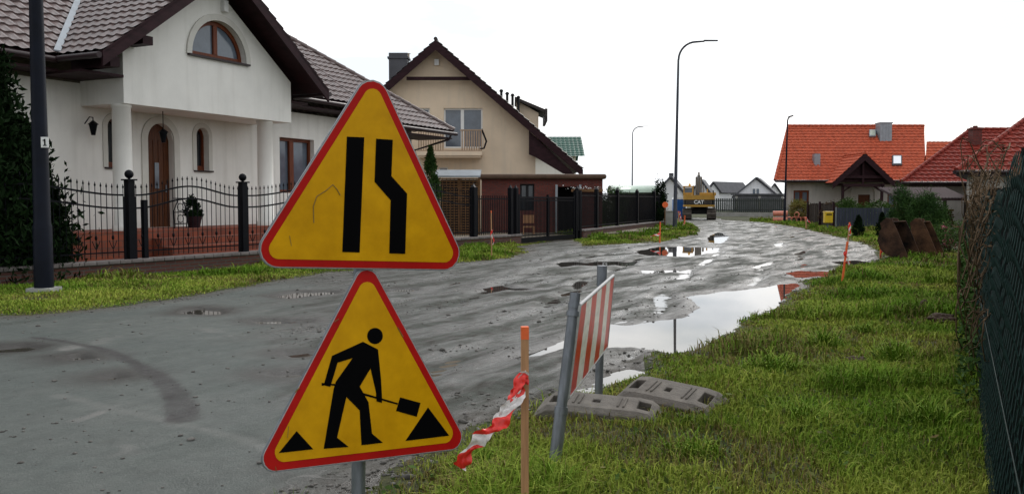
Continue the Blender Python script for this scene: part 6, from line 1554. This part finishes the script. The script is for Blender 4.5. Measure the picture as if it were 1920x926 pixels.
C2_, N2_ = sign_plate((687, 478.7), (470.9, 890.1), (882, 839.4), .985, (3.721, 3.379, 3.93), sy2, 'lower plate showing a worker digging, hanging slightly crooked', [('s', [z2_(*p) for p in ((168, 700), (172, 655))], .001), ('s', [z2_(*p) for p in ((198, 520), (216, 500))], .0025), ('s', [z2_(*p) for p in ((355, 240), (372, 228))], .002), ('s', [z2_(*p) for p in ((606, 262), (628, 300))], .002), ('s', [z2_(*p) for p in ((120, 815), (124, 835))], .0012)], .056)
# post and clamps behind the plates
yb_ = max(C1[1].y, C1[2].y, C2_[1].y, C2_[2].y, (C1[0].y)) + .02
pc1 = sum(C1, Vector()) / 3 - N1 * .05; pc2 = sum(C2_, Vector()) / 3 - N2_ * .05
pm = Vector((0, max(4.05, pc1.y, pc2.y, C1[0].y, C2_[0].y, C1[1].y, C1[2].y) + .06, 0)); print('post y', pm.y)
def behind(px, py, C, N_, off):
    r_ = ray(px, py); c0 = Vector((0, 0, CAM_H)); return c0 + r_ * ((C[0] - N_ * off - c0).dot(N_) / r_.dot(N_))
q1_ = behind(684, 380, C1, N1, .060); q2b = behind(680.5, 820, C2_, N2_, .060); q2a = behind(683, 560, C2_, N2_, .060)
ax2 = Vector((0, 0, 1)); fx = max(0, 0)
ax2 = (q1_ - q2b).normalized(); pb = q2b + ax2 * (-.27); pt = q1_
sep = (q2a - (pb + ax2 * (q2a - pb).dot(ax2))).dot(N2_)
if sep < 0: pb -= N2_ * (-sep + .01); pt -= N1 * (-sep + .01)
pb.z = max(pb.z, .30)
q = MB(); ax2 = (pt - pb).normalized(); SG.location; p_low = pb - ax2 * (pb.z + .3) / ax2.z; q.tube([p_low, pb - ax2 * .04], .0335, 16); q.tube([pb - ax2 * .045, pb - ax2 * .0], .036, 16, 1); q.tube([pb, pt], .030, 16); q.build('post', [galv, pvc], SG)
for c_, N_ in ((pc1, N1), (pc2, N2_)):
    for dz in (-.12, .1):
        k = (c_.z + dz - pb.z) / ax2.z; c = pb + ax2 * k; q = MB(); q.tube([c - ax2 * .02, c + ax2 * .02], .038, 14); pl0 = c_ - (c_ - c).dot(ax2) * ax2; cc_ = (c + pl0) / 2; q.box(cc_, ((pl0 - c).length, .10, .03), (pl0 - c), rot=ax2); q.build('clamp', galv, SG)

# ------------------------------------------------------------------ barrier board between two posts
BR = empty('road_barrier', gp(1080, 800), 'red and white striped barrier board between two leaning grey posts', 'barrier')
TL, TR_, BR_, BL_ = at(1089, 573, 5.25), at(1152, 517, 6.8), at(1139, 651, 6.8), at(1067, 746, 5.25)
nb = (TR_ - TL).cross(BL_ - TL).normalized()
if nb.x < 0: nb = -nb
me = bpy.data.meshes.new('striped_board'); th = nb * .018; O_ = OFF[BR.name]; Lb = (TR_ - TL).length
pts = [TL, TR_, BR_, BL_]; V_ = [p - O_ for p in pts] + [p - th - O_ for p in pts]
me.from_pydata([tuple(v) for v in V_], [], [(0, 1, 2, 3), (7, 6, 5, 4), (0, 4, 5, 1), (1, 5, 6, 2), (2, 6, 7, 3), (3, 7, 4, 0)])
uvl = me.uv_layers.new(name='UVMap'); UVc = {0: (0, .5), 1: (Lb, .5), 2: (Lb, 0), 3: (0, 0)}
for lp in me.loops: uvl.data[lp.index].uv = UVc[lp.vertex_index % 4]
me.materials.append(board_m); me.materials.append(sign_w)
for i, p_ in enumerate(me.polygons): p_.material_index = 0 if i == 0 else 1
bo = bpy.data.objects.new('striped_board', me); COL.objects.link(bo); bo.parent = BR; OFF[bo.name] = O_
q = MB(); e0 = .012
for a, b in ((TL, TR_), (TR_, BR_), (BR_, BL_), (BL_, TL)): q.tube([a + nb * .001 - th * .5, b + nb * .001 - th * .5], .0125, 6)
q.build('board_edge', sign_w, bo)
f1_, t1_ = gp(1038, 884), at(1079, 549, 5.28); ax3 = (t1_ - f1_).normalized()
q = MB(); q.tube([f1_ - ax3 * .15, f1_ + ax3 * .34], .037, 14); q.tube([f1_ + ax3 * .34, f1_ + ax3 * .37], .041, 14); q.tube([f1_ + ax3 * .37, t1_], .032, 14); q.tube([t1_ - ax3 * .09, t1_ - ax3 * .06], .036, 14); q.build('post', galv, BR)
f2_, t2_ = at(1122, 757, 6.9), at(1129, 498, 6.9); ax4 = (t2_ - f2_).normalized()
q = MB(); q.tube([f2_ - ax4 * .05, t2_ - ax4 * .16], .032, 14); q.tube([t2_ - ax4 * .16, t2_], .040, 14); q.build('post', galv, BR)
for p_, q_ in ((TL, t1_), (BL_, None)):
    q = MB(); k = (p_.z - f1_.z) / ax3.z - .05; c = f1_ + ax3 * k; q.tube([c - ax3 * .015, c + ax3 * .015], .04, 12); q.build('clamp', galv, BR)

def base_block(o_, d_, L__, W_, label, roll=0.0):
    """moulded rubber foot: chamfered slab with rectangular holes and slots"""
    o_ = Vector(o_); d_ = Vector(d_).normalized(); n_ = Vector((0, 0, 1)).cross(d_).normalized(); n_ = (n_ + Vector((0, 0, roll))).normalized(); up = d_.cross(n_)
    xs = [0, .05, .10, .20, .27, .36, .40, .44, .50, .56, .60, .64, .73, .80, .90, .95, 1.0]; ys = [0, .12, .3, .42, .58, .7, .88, 1.0]
    def hz(x_, y_): e = min(x_, 1 - x_); f = min(y_, 1 - y_); return .11 * min(1, .25 + e / .16) * (1 if f > .05 else .72)
    holes = lambda x_, y_: ((.10 < x_ < .20 or .80 < x_ < .90) and .3 < y_ < .7) or ((.44 < x_ < .50) and .42 < y_ < .58)
    bm = bmesh.new(); P_ = {}
    def vv(i, j, top): 
        k = (i, j, top)
        if k not in P_: P_[k] = bm.verts.new(o_ + d_ * (xs[i] - .5) * L__ + n_ * (ys[j] - .5) * W_ + up * (hz(xs[i], ys[j]) if top else -.02))
        return P_[k]
    solid = {(i, j): not holes((xs[i] + xs[i + 1]) / 2, (ys[j] + ys[j + 1]) / 2) for i in range(len(xs) - 1) for j in range(len(ys) - 1)}
    for (i, j), s in solid.items():
        if not s: continue
        bm.faces.new((vv(i, j, 1), vv(i + 1, j, 1), vv(i + 1, j + 1, 1), vv(i, j + 1, 1)))
        for di, dj, a, b in ((-1, 0, (i, j + 1), (i, j)), (1, 0, (i + 1, j), (i + 1, j + 1)), (0, -1, (i, j), (i + 1, j)), (0, 1, (i + 1, j + 1), (i, j + 1))):
            if not solid.get((i + di, j + dj), False): bm.faces.new((vv(*a, 0), vv(*b, 0), vv(*b, 1), vv(*a, 1)))
    bmesh.ops.recalc_face_normals(bm, faces=bm.faces); bm.verts.index_update(); q = MB(); q.add([v.co.copy() for v in bm.verts], [[v.index for v in f.verts] for f in bm.faces]); bm.free()
    # shallow moulded ribs on top
    for t in (.30, .345, .655, .70):
        c = o_ + d_ * (t - .5) * L__ + up * .112; q.box(c, (.018, W_ * .5, .02), d_, rot=up)
    return tag(q.build('ballast_block', rubber, None, bevel=.008), label, 'ballast block', 'grey moulded ballast blocks')
base_block(gp(1125, 768, .06) - Vector((0, 0, .04)), (1.0, -.28, -.03), .92, .40, 'grey moulded foot with rectangular holes carrying the far barrier post', .10)
base_block(gp(1258, 748, .07) - Vector((0, 0, .03)), (1.0, -.62, -.10), .80, .42, 'loose grey moulded foot lying tilted in the grass right of the barrier', .2)

# ------------------------------------------------------------------ right hand mesh fence with netting and dry vines
RFp = lambda y_: Vector((right_fence_x(y_), y_, 0)); RFa = line_facade(RFp(25.5), RFp(1.0)); LR = (RFp(25.5) - RFp(1.0)).length
mf = empty('mesh_fence', RFp(12), 'dark green mesh fence with netting along the right edge', 'fence')
LE = LR - 1.5; q = MB(); nseg = 160
def top_(u_): return float(np.interp(RFa.P(u_, 0).y, (1, 3, 4, 8, 23, 26), (1.72, 1.72, 1.69, 1.60, 1.32, 1.28))) + .05 * math.sin(u_ * 1.3) + .03 * math.sin(u_ * 4.1)
V_ = []
for k in range(nseg + 1):
    u_ = 2.2 + (LE - 2.2) * k / nseg
    for j in range(9): z_ = .02 + (top_(u_) - .02) * j / 8; V_.append(RFa.P(u_, z_, -.03 + .02 * math.sin(u_ * 7 + j) + .015 * math.sin(u_ * 19 + j * 2)))
q.add(V_, [(k * 9 + j, (k + 1) * 9 + j, (k + 1) * 9 + j + 1, k * 9 + j + 1) for k in range(nseg) for j in range(8)], 0, True); q.build('netting', net_m, mf)
# diamond wires as real thin bars
Vw = []; Fw = []; u_ = 8.0; cell = .075; rw = .0022
def wires(u0, u1, cell, rw):
    global Vw, Fw
    n = int((u1 - u0) / cell)
    for i in range(n):
        base = u0 + i * cell; sgn = 1 if i % 2 else -1; m_ = int((top_(base) - .02) / (cell * 1.1)); pts = []
        for k in range(m_ + 1): pts.append((base + (cell * .5 if k % 2 else -cell * .5) * sgn * .98, .03 + k * (top_(base) - .04) / m_, .006 * (1 if k % 2 else -1)))
        for (a, b) in zip(pts[:-1], pts[1:]):
            pa, pb_ = RFa.P(a[0], a[1], .012 + a[2]), RFa.P(b[0], b[1], .012 + b[2]); s_ = len(Vw); o_ = RFa.t * rw; n_ = RFa.n * rw
            for p_ in (pa, pb_): Vw += [p_ - o_, p_ + n_, p_ + o_]
            Fw += [(s_, s_ + 1, s_ + 4, s_ + 3), (s_ + 1, s_ + 2, s_ + 5, s_ + 4)]
wires(LR - 7.5, LE, .06, .0024); wires(LR - 15, LR - 7.5, .085, .0032); wires(2.3, LR - 15, .15, .004)
raw_mesh('wire_mesh', np.array([tuple(v) for v in Vw]), [np.array(Fw)], wire_m, mf)
for y_, h_ in ((23.9, 1.75), (19.5, 1.7), (15.2, 1.7), (11.2, 1.7), (7.4, 1.7), (2.45, 1.72)):
    p = RFp(y_) - RFa.n * (.09 if y_ < 20 else -.03); q = MB(); q.tube([p + Vector((0, 0, -.1)), p + Vector((0, 0, h_))], .028, 8); q.build('post', iron, mf)
for z_ in (.05, .80): q = MB(); q.tube([RFa.P(2.2, z_, .02), RFa.P(LE, z_, .02)], .003, 5); q.build('tension_wire', wire_m, mf)
# weathered upright boards behind the fence top
wb = empty('board_screen', RFp(5) - RFa.n * .3, 'row of uneven weathered boards behind the top of the mesh fence', 'screen'); rd = random.Random(8)
u_ = LR - 9.5; k = 0
while u_ < LR - 1.9:
    w_ = rd.uniform(.07, .14); h_ = rd.uniform(1.82, 2.08)
    q = MB(); q.fbox(RFa, u_, u_ + w_, .3, h_, -.34, -.31); q.build('board', [wood_slat, leaf_dry][k % 2], wb); u_ += w_ + rd.uniform(.05, .28); k += 1
q = MB(); q.fbox(RFa, LR - 9.6, LR - 1.8, .9, .98, -.40, -.345); q.build('cross_rail', wood_slat, wb)
# tangled dry creeper on the fence
vn = empty('dry_creeper', RFp(10), 'tangle of bare brown creeper stems hanging over the mesh fence', 'creeper'); rd = random.Random(21); q = MB()
for i in range(70):
    u0_ = LR - rd.uniform(4.2, 10) ; z0_ = rd.uniform(.9, 1.7); pts = []; hu = rd.uniform(-.5, .5); hz = rd.choice([-1, 1, 1]) * rd.uniform(.2, .5); of = rd.uniform(-.05, .12)
    zt_ = z0_
    for k in range(9): 
        t = k / 8; pts.append(RFa.P(u0_ + hu * t + .10 * math.sin(t * 7 + i) , max(.03, min(1.95, z0_ + hz * math.sin(t * 2.4) + .10 * math.sin(t * 9 + i * 2) )), of + .08 * math.sin(t * 5 + i)))
    q.tube(pts, [.0038 * (1 - .6 * k / 8) + .001 for k in range(9)], 5)
for i in range(14):
    u0_ = LR - rd.uniform(5, 11); pts = [RFa.P(u0_ + .18 * math.sin(k * .8 + i), .02 + 1.75 * k / 9, .04 + .05 * math.sin(k + i)) for k in range(10)]; q.tube(pts, [.006 * (1 - .5 * k / 9) for k in range(10)], 6)
q.build('stem', leaf_dry, vn)
rng = np.random.default_rng(33); n = 1300; uu = LR - rng.uniform(3.8, 10, n); zz = rng.normal(1.60, .13, n); 
P_ = np.array([tuple(RFa.P(a, b, c)) for a, b, c in zip(uu, np.clip(zz, .7, 1.9), rng.uniform(-.12, .12, n))]); V_, F_ = leaves(P_, .024, rng, -.2, .5); raw_mesh('dead_leaf', V_, [F_], leaf_dry, vn, np.repeat(rng.uniform(0, 1, n), 4))
vn.children[-1]['kind'] = 'stuff'
rng = np.random.default_rng(34); n = 3000; uu = LR - rng.uniform(6, 20, n); zz = rng.uniform(.05, 1.1, n) ** 1.0
P_ = np.array([tuple(RFa.P(a, b, c)) for a, b, c in zip(uu, zz * rng.uniform(.3, 1, n), rng.uniform(.0, .16, n))]); V_, F_ = leaves(P_, .06, rng, .3, .4); o_ = raw_mesh('green_leaf', V_, [F_], leaf_mid, vn, np.repeat(rng.uniform(0, .5, n), 4)); o_['kind'] = 'stuff'
# dark evergreen hedge right behind the netting
hd_ = shrub('evergreen_hedge', RFp(9) - RFa.n * 1.1, (.3, .3, .3), 10, leaf_dark, 'dark hedge growing close behind the mesh fence', 'hedge')
for c_ in list(hd_.children): bpy.data.objects.remove(c_)
rng = np.random.default_rng(35); n = 16000; uu = LR - rng.uniform(2.0, 22, n); P_ = np.array([tuple(RFa.P(a, b, c)) for a, b, c in zip(uu, rng.uniform(.05, 1.6, n), rng.uniform(-1.2, -.5, n))]); V_, F_ = leaves(P_, .14, rng, .4, .4); raw_mesh('foliage', V_, [F_], leaf_dark, hd_, np.repeat(rng.uniform(0, .6, n), 4))
q = MB()
for k in range(2, 16): p = RFa.P(LR - k * 1.4, 0, -.85); q.tube([p, p + Vector((0, 0, 1.4))], .03, 5)
q.build('stem', leaf_dry, hd_)
